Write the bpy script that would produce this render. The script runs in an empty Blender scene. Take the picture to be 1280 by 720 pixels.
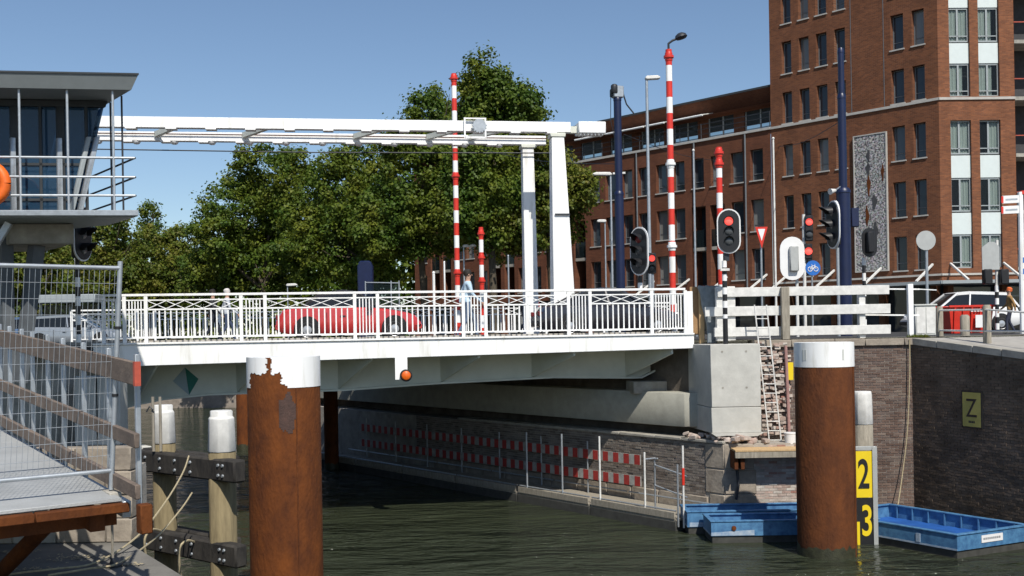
import bpy, bmesh, math, random
import numpy as np
from mathutils import Vector, Matrix
random.seed(7); rng = np.random.default_rng(7)
R = math.radians
S = bpy.context.scene
COL = S.collection

# ------------------------------------------------------------------ camera
F = 1300.0; PPX, PPY = 640.0, 417.5; ROLL = R(1.0); EYE = 4.7
cam_d = bpy.data.cameras.new('camera'); cam = bpy.data.objects.new('camera', cam_d); COL.objects.link(cam)
cam_d.sensor_width = 36; cam_d.lens = 36 * F / 1280; cam_d.shift_y = (PPY - 360) / 1280
cam_d.clip_start = 0.1; cam_d.clip_end = 3000
_c, _s = math.cos(ROLL), math.sin(ROLL)
cam.matrix_world = Matrix(((_c, _s, 0, 0), (0, 0, -1, 0), (-_s, _c, 0, EYE), (0, 0, 0, 1)))
S.camera = cam
S.render.resolution_x, S.render.resolution_y = 1024, 576

# ------------------------------------------------------------------ light
SUN_DIR = Vector((0.31, -0.951, 1.19)).normalized()          # towards the sun
EL = math.asin(SUN_DIR.z); AZ = math.atan2(SUN_DIR.x, SUN_DIR.y)
w = bpy.data.worlds.new('World'); S.world = w; w.use_nodes = True
nt = w.node_tree; nt.nodes.clear()
sky = nt.nodes.new('ShaderNodeTexSky'); sky.sky_type = 'NISHITA'; sky.sun_disc = False
sky.sun_elevation = EL; sky.sun_rotation = AZ; sky.altitude = 0; sky.air_density = 1.0; sky.dust_density = 0.35; sky.ozone_density = 3.0
bg = nt.nodes.new('ShaderNodeBackground'); bg.inputs[1].default_value = 0.09
wo = nt.nodes.new('ShaderNodeOutputWorld')
nt.links.new(sky.outputs[0], bg.inputs[0]); nt.links.new(bg.outputs[0], wo.inputs[0])
sl = bpy.data.lights.new('sun', 'SUN'); sl.energy = 4.2; sl.angle = R(0.5); sl.color = (1, 0.95, 0.86)
so = bpy.data.objects.new('sun', sl); COL.objects.link(so)
so.rotation_euler = SUN_DIR.to_track_quat('Z', 'Y').to_euler(); so.location = (20, -40, 60)
S.view_settings.view_transform = 'Standard'; S.view_settings.look = 'None'
S.view_settings.exposure = 0.33; S.view_settings.gamma = 1.0; S.view_settings.use_curve_mapping = False

# ------------------------------------------------------------------ helpers
def at(px, py, d):
    """a point of the place from the survey of the photo: pixel and distance"""
    u = (px - PPX) / F; v = (PPY - py) / F
    return Vector((d * (u * _c + v * _s), d, EYE + d * (-u * _s + v * _c)))
def gx(px, d, z=4.5):
    """x of a pixel column at distance d and height z"""
    # u*_c + v*_s with v from z
    vz = (z - EYE) / d
    u = (px - PPX) / F
    v = (vz + u * _s) / _c
    return d * (u * _c + v * _s)

def tag(o, label=None, cat=None, group=None, kind=None):
    if label: o['label'] = label
    if cat: o['category'] = cat
    if group: o['group'] = group
    if kind: o['kind'] = kind
    return o
def thing(name, loc, label, cat, group=None):
    o = bpy.data.objects.new(name, None); COL.objects.link(o)
    o.location = loc; o.empty_display_size = 0.2
    return tag(o, label, cat, group)
def rootloc(o):
    p = Vector((0, 0, 0))
    while o is not None:
        p += Vector(o.location); o = o.parent
    return p
def link(name, me, parent=None, loc=(0, 0, 0), rot=None):
    o = bpy.data.objects.new(name, me); COL.objects.link(o)
    if parent is not None:
        o.parent = parent; o.location = Vector(loc) - rootloc(parent)
    else:
        o.location = loc
    if rot is not None: o.rotation_euler = rot
    return o

class MB:
    def __init__(s): s.v = []; s.f = []; s.mi = []; s.cur = 0
    def add(s, vs, fs):
        b = len(s.v); s.v += [tuple(p) for p in vs]
        for f in fs: s.f.append([b + i for i in f]); s.mi.append(s.cur)
        return s
    def obox(s, c, ax, ay, az):
        """box from centre and three half-axis vectors"""
        c, ax, ay, az = map(Vector, (c, ax, ay, az))
        vs = [c + ax * i + ay * j + az * k for k in (-1, 1) for j in (-1, 1) for i in (-1, 1)]
        return s.add(vs, [(0, 2, 3, 1), (4, 5, 7, 6), (0, 1, 5, 4), (2, 6, 7, 3), (0, 4, 6, 2), (1, 3, 7, 5)])
    def box(s, x0, x1, y0, y1, z0, z1, rz=0, o=(0, 0, 0)):
        c, q = math.cos(rz), math.sin(rz)
        X = Vector((c, q, 0)); Y = Vector((-q, c, 0)); o = Vector(o)
        return s.obox(o + X * (x0 + x1) / 2 + Y * (y0 + y1) / 2 + Vector((0, 0, (z0 + z1) / 2)), X * (x1 - x0) / 2, Y * (y1 - y0) / 2, (0, 0, (z1 - z0) / 2))
    def bar(s, p0, p1, w, h, up=(0, 0, 1)):
        p0, p1 = Vector(p0), Vector(p1); d = p1 - p0; L = d.length; d.normalize(); up = Vector(up)
        sd = d.cross(up)
        if sd.length < 1e-4: sd = d.cross(Vector((0, 1, 0)))
        sd.normalize(); u2 = sd.cross(d).normalized()
        return s.obox((p0 + p1) / 2, d * L / 2, sd * w / 2, u2 * h / 2)
    def tube(s, pts, r, n=10, cap=True):
        pts = [Vector(p) for p in pts]; m = len(pts)
        rs = r if isinstance(r, (list, tuple)) else [r] * m
        b = len(s.v); prev = None
        for i, p in enumerate(pts):
            if i == 0: d = pts[1] - p
            elif i == m - 1: d = p - pts[-2]
            else: d = (pts[i + 1] - p).normalized() + (p - pts[i - 1]).normalized()
            d.normalize()
            if prev is None:
                a = d.cross(Vector((0, 0, 1)))
                if a.length < 1e-3: a = Vector((1, 0, 0))
            else: a = prev - d * prev.dot(d)
            a.normalize(); prev = a; bb = d.cross(a)
            for k in range(n):
                t = 2 * math.pi * k / n
                s.v.append(tuple(p + (a * math.cos(t) + bb * math.sin(t)) * rs[i]))
        for i in range(m - 1):
            for k in range(n):
                k2 = (k + 1) % n
                s.f.append([b + i * n + k, b + i * n + k2, b + (i + 1) * n + k2, b + (i + 1) * n + k]); s.mi.append(s.cur)
        if cap:
            s.f.append([b + k for k in range(n)][::-1]); s.mi.append(s.cur)
            s.f.append([b + (m - 1) * n + k for k in range(n)]); s.mi.append(s.cur)
        return s
    def lathe(s, prof, o=(0, 0, 0), n=16, axis=(0, 0, 1)):
        ax = Vector(axis).normalized(); a = ax.cross(Vector((0, 0, 1)))
        if a.length < 1e-3: a = Vector((1, 0, 0))
        a.normalize(); bb = ax.cross(a); o = Vector(o); b = len(s.v); m = len(prof)
        for r, h in prof:
            for k in range(n):
                t = 2 * math.pi * k / n
                s.v.append(tuple(o + ax * h + (a * math.cos(t) + bb * math.sin(t)) * max(r, 1e-4)))
        for i in range(m - 1):
            for k in range(n):
                k2 = (k + 1) % n
                s.f.append([b + i * n + k, b + i * n + k2, b + (i + 1) * n + k2, b + (i + 1) * n + k]); s.mi.append(s.cur)
        s.f.append([b + k for k in range(n)][::-1]); s.mi.append(s.cur)
        s.f.append([b + (m - 1) * n + k for k in range(n)]); s.mi.append(s.cur)
        return s
    def prism(s, poly, ext):
        """polygon (3-D points) extruded by the vector ext"""
        n = len(poly); P = [Vector(p) for p in poly]; e = Vector(ext)
        vs = P + [p + e for p in P]
        fs = [tuple(range(n))[::-1], tuple(range(n, 2 * n))] + [(i, (i + 1) % n, n + (i + 1) % n, n + i) for i in range(n)]
        return s.add(vs, fs)
    def quad(s, a, b, c, d): return s.add([a, b, c, d], [(0, 1, 2, 3)])
    def mesh(s, name, mat, off=(0, 0, 0), smooth=0.7, bevel=0):
        me = bpy.data.meshes.new(name); off = Vector(off)
        me.from_pydata([tuple(Vector(p) - off) for p in s.v], [], s.f)
        mats = mat if isinstance(mat, (list, tuple)) else [mat]
        for m in mats: me.materials.append(m)
        if len(mats) > 1:
            me.polygons.foreach_set('material_index', s.mi)
        bm = bmesh.new(); bm.from_mesh(me)
        bmesh.ops.recalc_face_normals(bm, faces=bm.faces)
        if bevel:
            es = [e for e in bm.edges if len(e.link_faces) == 2 and e.calc_face_angle(0) > 0.6]
            bmesh.ops.bevel(bm, geom=es, offset=bevel, segments=1, affect='EDGES', clamp_overlap=True)
        bm.to_mesh(me); bm.free()
        if smooth:
            me.polygons.foreach_set('use_smooth', [True] * len(me.polygons))
            me.set_sharp_from_angle(angle=smooth)
        me.update(); return me
    def build(s, name, mat, parent=None, loc=None, label=None, cat=None, group=None, kind=None, smooth=0.7, bevel=0):
        if parent is not None:
            off = rootloc(parent); o = link(name, s.mesh(name, mat, off, smooth, bevel)); o.parent = parent; o.location = (0, 0, 0)
        else:
            if loc is None:
                a = np.array(s.v); loc = ((a[:, 0].min() + a[:, 0].max()) / 2, (a[:, 1].min() + a[:, 1].max()) / 2, a[:, 2].min())
            o = link(name, s.mesh(name, mat, loc, smooth, bevel)); o.location = loc
        return tag(o, label, cat, group, kind)

# ------------------------------------------------------------------ materials
def nn(nt, t, **kw):
    n = nt.nodes.new(t)
    for k, v in kw.items(): setattr(n, k, v)
    return n
def base_mat(name):
    m = bpy.data.materials.new(name); m.use_nodes = True
    return m, m.node_tree, m.node_tree.nodes['Principled BSDF']
def c4(c): return (c[0], c[1], c[2], 1)
def mat(name, col, rough=0.6, metal=0.0, var=0.15, scale=4.0, bump=0.0, bscale=40.0, spec=0.5, col2=None, stretch=(1, 1, 1), thr=None, coat=0):
    m, nt, b = base_mat(name); L = nt.links.new
    tc = nn(nt, 'ShaderNodeTexCoord'); mp = nn(nt, 'ShaderNodeMapping'); mp.inputs['Scale'].default_value = stretch
    L(tc.outputs['Object'], mp.inputs[0])
    ns = nn(nt, 'ShaderNodeTexNoise'); ns.inputs['Scale'].default_value = scale; ns.inputs['Detail'].default_value = 6; ns.inputs['Roughness'].default_value = 0.65
    L(mp.outputs[0], ns.inputs['Vector'])
    rp = nn(nt, 'ShaderNodeValToRGB')
    lo, hi = thr if thr else (0.3, 0.7)
    rp.color_ramp.elements[0].position = lo; rp.color_ramp.elements[1].position = hi
    if col2 is None:
        a = [max(0, x * (1 - var)) for x in col]; c = [min(1, x * (1 + var * 0.6)) for x in col]
    else: a, c = col2, col
    rp.color_ramp.elements[0].color = c4(a); rp.color_ramp.elements[1].color = c4(c)
    L(ns.outputs[0], rp.inputs[0]); L(rp.outputs[0], b.inputs['Base Color'])
    b.inputs['Roughness'].default_value = rough; b.inputs['Metallic'].default_value = metal; b.inputs['Specular IOR Level'].default_value = spec
    if coat: b.inputs['Coat Weight'].default_value = coat; b.inputs['Coat Roughness'].default_value = 0.05
    if bump:
        n2 = nn(nt, 'ShaderNodeTexNoise'); n2.inputs['Scale'].default_value = bscale; n2.inputs['Detail'].default_value = 5
        L(mp.outputs[0], n2.inputs['Vector'])
        bp = nn(nt, 'ShaderNodeBump'); bp.inputs['Strength'].default_value = bump; bp.inputs['Distance'].default_value = 0.02
        L(n2.outputs[0], bp.inputs['Height']); L(bp.outputs[0], b.inputs['Normal'])
    return m
def glassy(name, col, rough=0.04, trans=0.0, tint=(0.4, 0.5, 0.55)):
    m, nt, b = base_mat(name); L = nt.links.new
    b.inputs['Base Color'].default_value = c4(col); b.inputs['Roughness'].default_value = rough; b.inputs['IOR'].default_value = 1.5
    if trans:
        t = nn(nt, 'ShaderNodeBsdfTransparent'); t.inputs[0].default_value = c4(tint)
        mx = nn(nt, 'ShaderNodeMixShader'); mx.inputs[0].default_value = trans
        L(b.outputs[0], mx.inputs[1]); L(t.outputs[0], mx.inputs[2]); L(mx.outputs[0], nt.nodes['Material Output'].inputs[0])
    else:
        tc = nn(nt, 'ShaderNodeTexCoord'); ns = nn(nt, 'ShaderNodeTexNoise'); ns.inputs['Scale'].default_value = 0.8
        L(tc.outputs['Object'], ns.inputs['Vector'])
        bp = nn(nt, 'ShaderNodeBump'); bp.inputs['Strength'].default_value = 0.06; bp.inputs['Distance'].default_value = 0.2
        L(ns.outputs[0], bp.inputs['Height']); L(bp.outputs[0], b.inputs['Normal'])
    return m
def emis(name, col, st):
    m, nt, b = base_mat(name)
    b.inputs['Base Color'].default_value = c4(col); b.inputs['Emission Color'].default_value = c4(col); b.inputs['Emission Strength'].default_value = st
    return m
def brick_far(name, ang, c1, c2, mortar, dirt=0.3):
    """brick facade too far away to pick bricks: facade direction turned onto X"""
    m, nt, b = base_mat(name); L = nt.links.new
    tc = nn(nt, 'ShaderNodeTexCoord'); mp = nn(nt, 'ShaderNodeMapping'); mp.vector_type = 'POINT'; mp.inputs['Rotation'].default_value = (0, 0, -ang)
    L(tc.outputs['Object'], mp.inputs[0])
    sp = nn(nt, 'ShaderNodeSeparateXYZ'); L(mp.outputs[0], sp.inputs[0])
    cb = nn(nt, 'ShaderNodeCombineXYZ'); L(sp.outputs[0], cb.inputs[0]); L(sp.outputs[2], cb.inputs[1])
    br = nn(nt, 'ShaderNodeTexBrick'); br.inputs['Scale'].default_value = 1.0
    br.inputs['Brick Width'].default_value = 0.22; br.inputs['Row Height'].default_value = 0.066; br.inputs['Mortar Size'].default_value = 0.008
    br.inputs['Color1'].default_value = c4(c1); br.inputs['Color2'].default_value = c4(c2); br.inputs['Mortar'].default_value = c4(mortar); br.inputs['Bias'].default_value = 0.1
    L(cb.outputs[0], br.inputs['Vector'])
    ns = nn(nt, 'ShaderNodeTexNoise'); ns.inputs['Scale'].default_value = 0.7; ns.inputs['Detail'].default_value = 9; ns.inputs['Roughness'].default_value = 0.7
    L(tc.outputs['Object'], ns.inputs['Vector'])
    mr = nn(nt, 'ShaderNodeMapRange'); mr.inputs[1].default_value = 0.3; mr.inputs[2].default_value = 0.7; mr.inputs[3].default_value = 1 - dirt; mr.inputs[4].default_value = 1.1
    L(ns.outputs[0], mr.inputs[0])
    mu = nn(nt, 'ShaderNodeMix'); mu.data_type = 'RGBA'; mu.blend_type = 'MULTIPLY'; mu.inputs[0].default_value = 1
    L(br.outputs[0], mu.inputs[6]); L(mr.outputs[0], mu.inputs[7]); L(mu.outputs[2], b.inputs['Base Color'])
    b.inputs['Roughness'].default_value = 0.9; b.inputs['Specular IOR Level'].default_value = 0.2
    bp = nn(nt, 'ShaderNodeBump'); bp.inputs['Strength'].default_value = 0.5; bp.inputs['Distance'].default_value = 0.01
    L(br.outputs['Fac'], bp.inputs['Height']); bp.invert = True; L(bp.outputs[0], b.inputs['Normal'])
    return m
def island_mat(name, stops, rough=0.9, dirt=(0.55, 1.1), dscale=1.2, bump=0.5, green=None):
    """each brick/stone of a joined mesh takes its own tone"""
    m, nt, b = base_mat(name); L = nt.links.new
    g = nn(nt, 'ShaderNodeNewGeometry'); rp = nn(nt, 'ShaderNodeValToRGB'); cr = rp.color_ramp
    while len(cr.elements) < len(stops): cr.elements.new(0.5)
    for i, c in enumerate(stops): cr.elements[i].position = i / (len(stops) - 1); cr.elements[i].color = c4(c)
    L(g.outputs['Random Per Island'], rp.inputs[0])
    tc = nn(nt, 'ShaderNodeTexCoord'); ns = nn(nt, 'ShaderNodeTexNoise'); ns.inputs['Scale'].default_value = dscale; ns.inputs['Detail'].default_value = 9; ns.inputs['Roughness'].default_value = 0.7
    L(tc.outputs['Object'], ns.inputs['Vector'])
    mr = nn(nt, 'ShaderNodeMapRange'); mr.inputs[1].default_value = 0.3; mr.inputs[2].default_value = 0.7; mr.inputs[3].default_value = dirt[0]; mr.inputs[4].default_value = dirt[1]
    L(ns.outputs[0], mr.inputs[0])
    mu = nn(nt, 'ShaderNodeMix'); mu.data_type = 'RGBA'; mu.blend_type = 'MULTIPLY'; mu.inputs[0].default_value = 1
    L(rp.outputs[0], mu.inputs[6]); L(mr.outputs[0], mu.inputs[7]); L(mu.outputs[2], b.inputs['Base Color'])
    b.inputs['Roughness'].default_value = rough; b.inputs['Specular IOR Level'].default_value = 0.25
    n2 = nn(nt, 'ShaderNodeTexNoise'); n2.inputs['Scale'].default_value = 30; n2.inputs['Detail'].default_value = 5
    L(tc.outputs['Object'], n2.inputs['Vector'])
    bp = nn(nt, 'ShaderNodeBump'); bp.inputs['Strength'].default_value = bump; bp.inputs['Distance'].default_value = 0.012
    L(n2.outputs[0], bp.inputs['Height']); L(bp.outputs[0], b.inputs['Normal'])
    return m
def leaf_mat(name, stops, patch=(0.55, 1.25)):
    m, nt, b = base_mat(name); L = nt.links.new
    g = nn(nt, 'ShaderNodeNewGeometry'); rp = nn(nt, 'ShaderNodeValToRGB'); cr = rp.color_ramp
    while len(cr.elements) < len(stops): cr.elements.new(0.5)
    for i, c in enumerate(stops): cr.elements[i].position = i / (len(stops) - 1); cr.elements[i].color = c4(c)
    L(g.outputs['Random Per Island'], rp.inputs[0])
    b.inputs['Roughness'].default_value = 0.55; b.inputs['Specular IOR Level'].default_value = 0.3
    tc = nn(nt, 'ShaderNodeTexCoord'); ns = nn(nt, 'ShaderNodeTexNoise'); ns.inputs['Scale'].default_value = 0.55; ns.inputs['Detail'].default_value = 3
    L(tc.outputs['Object'], ns.inputs['Vector'])
    hs = nn(nt, 'ShaderNodeHueSaturation'); mr = nn(nt, 'ShaderNodeMapRange'); mr.inputs[1].default_value = .35; mr.inputs[2].default_value = .65; mr.inputs[3].default_value = 0.53; mr.inputs[4].default_value = 0.465
    mv = nn(nt, 'ShaderNodeMapRange'); mv.inputs[1].default_value = .35; mv.inputs[2].default_value = .65; mv.inputs[3].default_value = patch[0] + .2; mv.inputs[4].default_value = patch[1]
    L(ns.outputs[0], mr.inputs[0]); L(ns.outputs[0], mv.inputs[0]); L(mr.outputs[0], hs.inputs['Hue']); L(mv.outputs[0], hs.inputs['Value']); L(rp.outputs[0], hs.inputs['Color'])
    L(hs.outputs[0], b.inputs['Base Color'])
    tr = nn(nt, 'ShaderNodeBsdfTranslucent'); L(hs.outputs[0], tr.inputs[0])
    mx = nn(nt, 'ShaderNodeMixShader'); mx.inputs[0].default_value = 0.38
    L(b.outputs[0], mx.inputs[1]); L(tr.outputs[0], mx.inputs[2]); L(mx.outputs[0], nt.nodes['Material Output'].inputs[0])
    return m

M = dict(
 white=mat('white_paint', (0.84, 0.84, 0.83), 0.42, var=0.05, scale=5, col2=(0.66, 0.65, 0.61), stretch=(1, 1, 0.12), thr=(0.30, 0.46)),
 offwhite=mat('weathered_white', (0.66, 0.65, 0.62), 0.6, var=0.2, scale=6),
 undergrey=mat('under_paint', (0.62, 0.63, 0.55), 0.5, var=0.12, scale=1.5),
 steel=mat('galvanised', (0.42, 0.45, 0.48), 0.45, 0.6, var=0.2, scale=9),
 darksteel=mat('dark_steel', (0.03, 0.033, 0.04), 0.5, 0.2, var=0.3),
 black=mat('black_paint', (0.012, 0.012, 0.014), 0.45, var=0.2),
 red=mat('red_paint', (0.62, 0.035, 0.02), 0.4, var=0.15),
 navy=mat('navy_paint', (0.006, 0.012, 0.05), 0.4, var=0.2),
 rust=mat('rust', (0.145, 0.044, 0.010), 0.9, var=0.4, scale=3.0, bump=0.8, bscale=22, col2=(0.062, 0.020, 0.008), stretch=(1, 1, 0.5), thr=(0.32, 0.66), spec=0.2),
 rust2=mat('rust_brown', (0.135, 0.044, 0.014), 0.9, var=0.4, scale=2.6, bump=0.8, bscale=22, col2=(0.055, 0.020, 0.010), stretch=(1, 1, 0.5), spec=0.2),
 concrete=mat('concrete', (0.50, 0.49, 0.45), 0.85, var=0.14, scale=3, bump=0.15, bscale=25, spec=0.2),
 beamconc=mat('beam_concrete', (0.36, 0.35, 0.30), 0.85, var=0.16, scale=3, bump=0.15, bscale=25, spec=0.2),
 shadered=mat('shade_red', (0.34, 0.03, 0.025), 0.7, var=0.25, scale=8),  # darker copy of the red; shade under the bridge put into the stripes
 netpane=glassy('clear_pane', (0.03, 0.035, 0.04), trans=0.8, tint=(0.9, 0.95, 0.95)),
 shadewhite=mat('shade_white', (0.33, 0.33, 0.31), 0.7, var=0.3, scale=8),  # board white darkened to stand for the shade below the deck
 legshade=mat('leg_shade', (0.10, 0.11, 0.12), 0.7, var=0.2),  # dark tone stands for the shade under the control house
 glass2=glassy('window_glass_grey', (0.085, 0.10, 0.11)), glass3=glassy('window_glass_net', (0.19, 0.195, 0.185)),
 dullred=mat('dull_red', (0.40, 0.07, 0.04), 0.7, var=0.3, scale=12),
 tide=mat('tide_algae', (0.035, 0.036, 0.018), 0.6, var=0.5, scale=8, bump=0.4),
 scuff=mat('scuffed_rust', (0.085, 0.045, 0.035), 0.85, var=0.5, scale=9, bump=0.4, col2=(0.04, 0.024, 0.02)),
 concrete2=mat('old_concrete', (0.34, 0.32, 0.28), 0.9, var=0.3, scale=3, bump=0.3, bscale=20, spec=0.2),
 stone=mat('abutment_stone', (0.36, 0.31, 0.25), 0.9, var=0.35, scale=3.5, bump=0.5, bscale=14, col2=(0.20, 0.17, 0.14), spec=0.2),
 paving=mat('paving', (0.36, 0.34, 0.31), 0.9, var=0.2, scale=3, bump=0.2, bscale=30, spec=0.2),
 quaypave=mat('quay_paving', (0.21, 0.20, 0.18), 0.9, var=0.35, scale=1.6, bump=0.3, bscale=30, col2=(0.12, 0.115, 0.105), spec=0.2),
 asphalt=mat('asphalt', (0.06, 0.06, 0.062), 0.9, var=0.2, scale=5, bump=0.2, bscale=60, spec=0.2),
 earth=mat('far_ground', (0.20, 0.19, 0.17), 0.95, var=0.2, scale=0.5, spec=0.1),
 timber=mat('fender_timber', (0.06, 0.054, 0.047), 0.9, var=0.5, scale=5, bump=0.5, bscale=25, stretch=(1, 1, 0.4), col2=(0.018, 0.017, 0.017), spec=0.2),
 timber2=mat('fender_pile_wood', (0.26, 0.21, 0.12), 0.9, var=0.4, scale=6, bump=0.4, bscale=20, stretch=(3, 3, 0.4), col2=(0.15, 0.12, 0.07), spec=0.2),
 board=mat('guard_board', (0.20, 0.155, 0.125), 0.9, var=0.35, scale=4, bump=0.3, bscale=30, col2=(0.11, 0.088, 0.075), spec=0.2),
 newwood=mat('new_wood', (0.50, 0.34, 0.18), 0.8, var=0.25, scale=6, stretch=(4, 4, 0.6), spec=0.2),
 ply=mat('brown_board', (0.33, 0.20, 0.10), 0.8, var=0.25, scale=5, spec=0.2),
 greywood=mat('grey_post', (0.30, 0.27, 0.22), 0.9, var=0.35, scale=7, stretch=(3, 3, 0.5), bump=0.3, spec=0.2),
 deckmetal=mat('deck_sheet', (0.36, 0.37, 0.37), 0.6, 0.1, var=0.15, scale=2.5, bump=0.25, bscale=70),
 rope=mat('rope', (0.42, 0.35, 0.22), 0.9, var=0.3, scale=30),
 bluepaint=mat('boat_blue', (0.075, 0.21, 0.38), 0.6, var=0.3, scale=6, col2=(0.035, 0.11, 0.24), thr=(0.35, 0.62)),
 bluedark=mat('boat_inside', (0.02, 0.10, 0.36), 0.5, var=0.3, scale=3),
 boatrot=mat('boat_bottom', (0.05, 0.05, 0.045), 0.9, var=0.4, scale=5),
 boatwhite=mat('boat_chipped', (0.42, 0.47, 0.52), 0.7, var=0.4, scale=7, col2=(0.16, 0.26, 0.40)),
 yellow=mat('yellow_sign', (0.75, 0.55, 0.01), 0.5, var=0.06),
 zyellow=mat('faded_yellow', (0.42, 0.37, 0.10), 0.6, var=0.15),
 signback=mat('sign_back', (0.42, 0.43, 0.42), 0.5, 0.3, var=0.12),
 signwhite=mat('sign_white', (0.74, 0.74, 0.74), 0.5, var=0.04),
 signblue=mat('sign_blue', (0.02, 0.14, 0.50), 0.4, var=0.05),
 orange=mat('orange', (0.80, 0.14, 0.01), 0.5, var=0.2),
 teal=mat('teal', (0.0, 0.14, 0.11), 0.5, var=0.1), tealpale=mat('teal_pale', (0.30, 0.38, 0.42), 0.5, var=0.1),
 glass=glassy('window_glass', (0.032, 0.042, 0.052)),
 cabglass=glassy('cabin_glass', (0.022, 0.055, 0.10), trans=0.3, tint=(0.35, 0.48, 0.62)),
 carglass=glassy('car_glass', (0.01, 0.012, 0.014)),
 clear=glassy('balcony_glass', (0.02, 0.03, 0.035), trans=0.6, tint=(0.6, 0.68, 0.68)),
 frame=mat('window_frame', (0.14, 0.15, 0.16), 0.5, var=0.1), framegrey=mat('window_frame_grey', (0.30, 0.33, 0.34), 0.5, var=0.1),
 sill=mat('sill', (0.42, 0.40, 0.37), 0.8, var=0.15),
 curtain=mat('curtain', (0.66, 0.66, 0.60), 0.9, var=0.25, scale=3, stretch=(12, 12, 0.3)),
 spandrel=mat('spandrel', (0.60, 0.66, 0.65), 0.4, var=0.05),
 roofgrey=mat('roof_fascia', (0.18, 0.20, 0.205), 0.6, 0.2, var=0.08),
 roofdark=mat('roof_dark', (0.03, 0.035, 0.04), 0.8, var=0.2),
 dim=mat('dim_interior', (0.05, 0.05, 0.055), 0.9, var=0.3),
 carred=mat('car_red', (0.46, 0.035, 0.035), 0.3, var=0.04, coat=0.8), carblack=mat('car_dark', (0.018, 0.016, 0.022), 0.3, var=0.05, coat=0.8),
 carwhite=mat('van_white', (0.75, 0.75, 0.75), 0.35, var=0.04, coat=0.5), carsilver=mat('car_silver', (0.30, 0.33, 0.37), 0.35, 0.4, var=0.05, coat=0.6), carblue=mat('car_blue', (0.06, 0.12, 0.24), 0.35, 0.2, var=0.05, coat=0.6),
 tyre=mat('tyre', (0.015, 0.015, 0.016), 0.9, var=0.2), rim=mat('rim', (0.55, 0.56, 0.58), 0.35, 0.7, var=0.1),
 softtop=mat('soft_top', (0.02, 0.02, 0.025), 0.9, var=0.2),
 skin=mat('skin', (0.50, 0.29, 0.20), 0.6, var=0.08), hair=mat('hair', (0.02, 0.014, 0.01), 0.7, var=0.3),
 bark=mat('bark', (0.09, 0.075, 0.055), 0.95, var=0.5, scale=3, bump=0.6, bscale=10, stretch=(2, 2, 0.5), spec=0.1),
 lensoff=mat('lens_off', (0.07, 0.075, 0.08), 0.3, var=0.1), lensred=emis('lens_red', (0.95, 0.09, 0.07), 0.9), lensdim=mat('lens_dark_red', (0.16, 0.01, 0.01), 0.4, var=0.2),
 lensorange=mat('lens_orange', (0.75, 0.13, 0.01), 0.35, var=0.2),
 tarp=mat('grey_tarp', (0.20, 0.23, 0.25), 0.6, var=0.3, scale=5, bump=0.9, bscale=9),
 pinkpipe=mat('pink_pipe', (0.36, 0.20, 0.18), 0.8, var=0.3, scale=5),
 cabinet=mat('cabinet', (0.52, 0.53, 0.50), 0.6, var=0.12, scale=3),
 quaybrick=island_mat('quay_brick', [(0.115, 0.075, 0.06), (0.15, 0.10, 0.08), (0.18, 0.125, 0.10), (0.135, 0.10, 0.088), (0.21, 0.16, 0.13)], dirt=(0.6, 1.15)),
 darkbrick=island_mat('dark_brick', [(0.125, 0.09, 0.064), (0.165, 0.12, 0.088), (0.145, 0.108, 0.08), (0.20, 0.145, 0.105)], dirt=(0.45, 1.35), dscale=0.9),
 bankbrick=island_mat('bank_brick', [(0.15, 0.12, 0.10), (0.24, 0.20, 0.17), (0.30, 0.26, 0.22), (0.20, 0.17, 0.155)], dirt=(0.6, 1.15)),
 rubble=island_mat('rubble', [(0.34, 0.17, 0.13), (0.50, 0.44, 0.39), (0.44, 0.32, 0.27), (0.60, 0.56, 0.50), (0.36, 0.26, 0.22)], dirt=(0.6, 1.15), dscale=5),
 mortar=mat('mortar', (0.36, 0.33, 0.29), 0.95, var=0.3, scale=3, bump=0.4, spec=0.1), darkmortar=mat('dark_mortar', (0.14, 0.12, 0.10), 0.95, var=0.4, scale=2, bump=0.4, spec=0.1),
)
# ------------------------------------------------------------------ directions of the place
BA = math.atan(0.15); B = Vector((math.cos(BA), math.sin(BA), 0)); BN = Vector((-math.sin(BA), math.cos(BA), 0))
K = Vector((-0.62, 0.7846, 0)).normalized(); KN = Vector((K.y, -K.x, 0))       # canal direction; KN points right/away from the water
BO = Vector((0, 26.1, 0))
def bs(px, q=0.0):
    """position along the bridge at pixel column px, q metres behind the near railing"""
    u = (px - PPX) / F; O = BO + BN * q
    return (u * O.y - O.x) / (B.x - u * B.y)
def bp(s, q=0.0, z=0.0): return BO + B * s + BN * q + Vector((0, 0, z))
Z = Vector((0, 0, 1))

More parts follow.
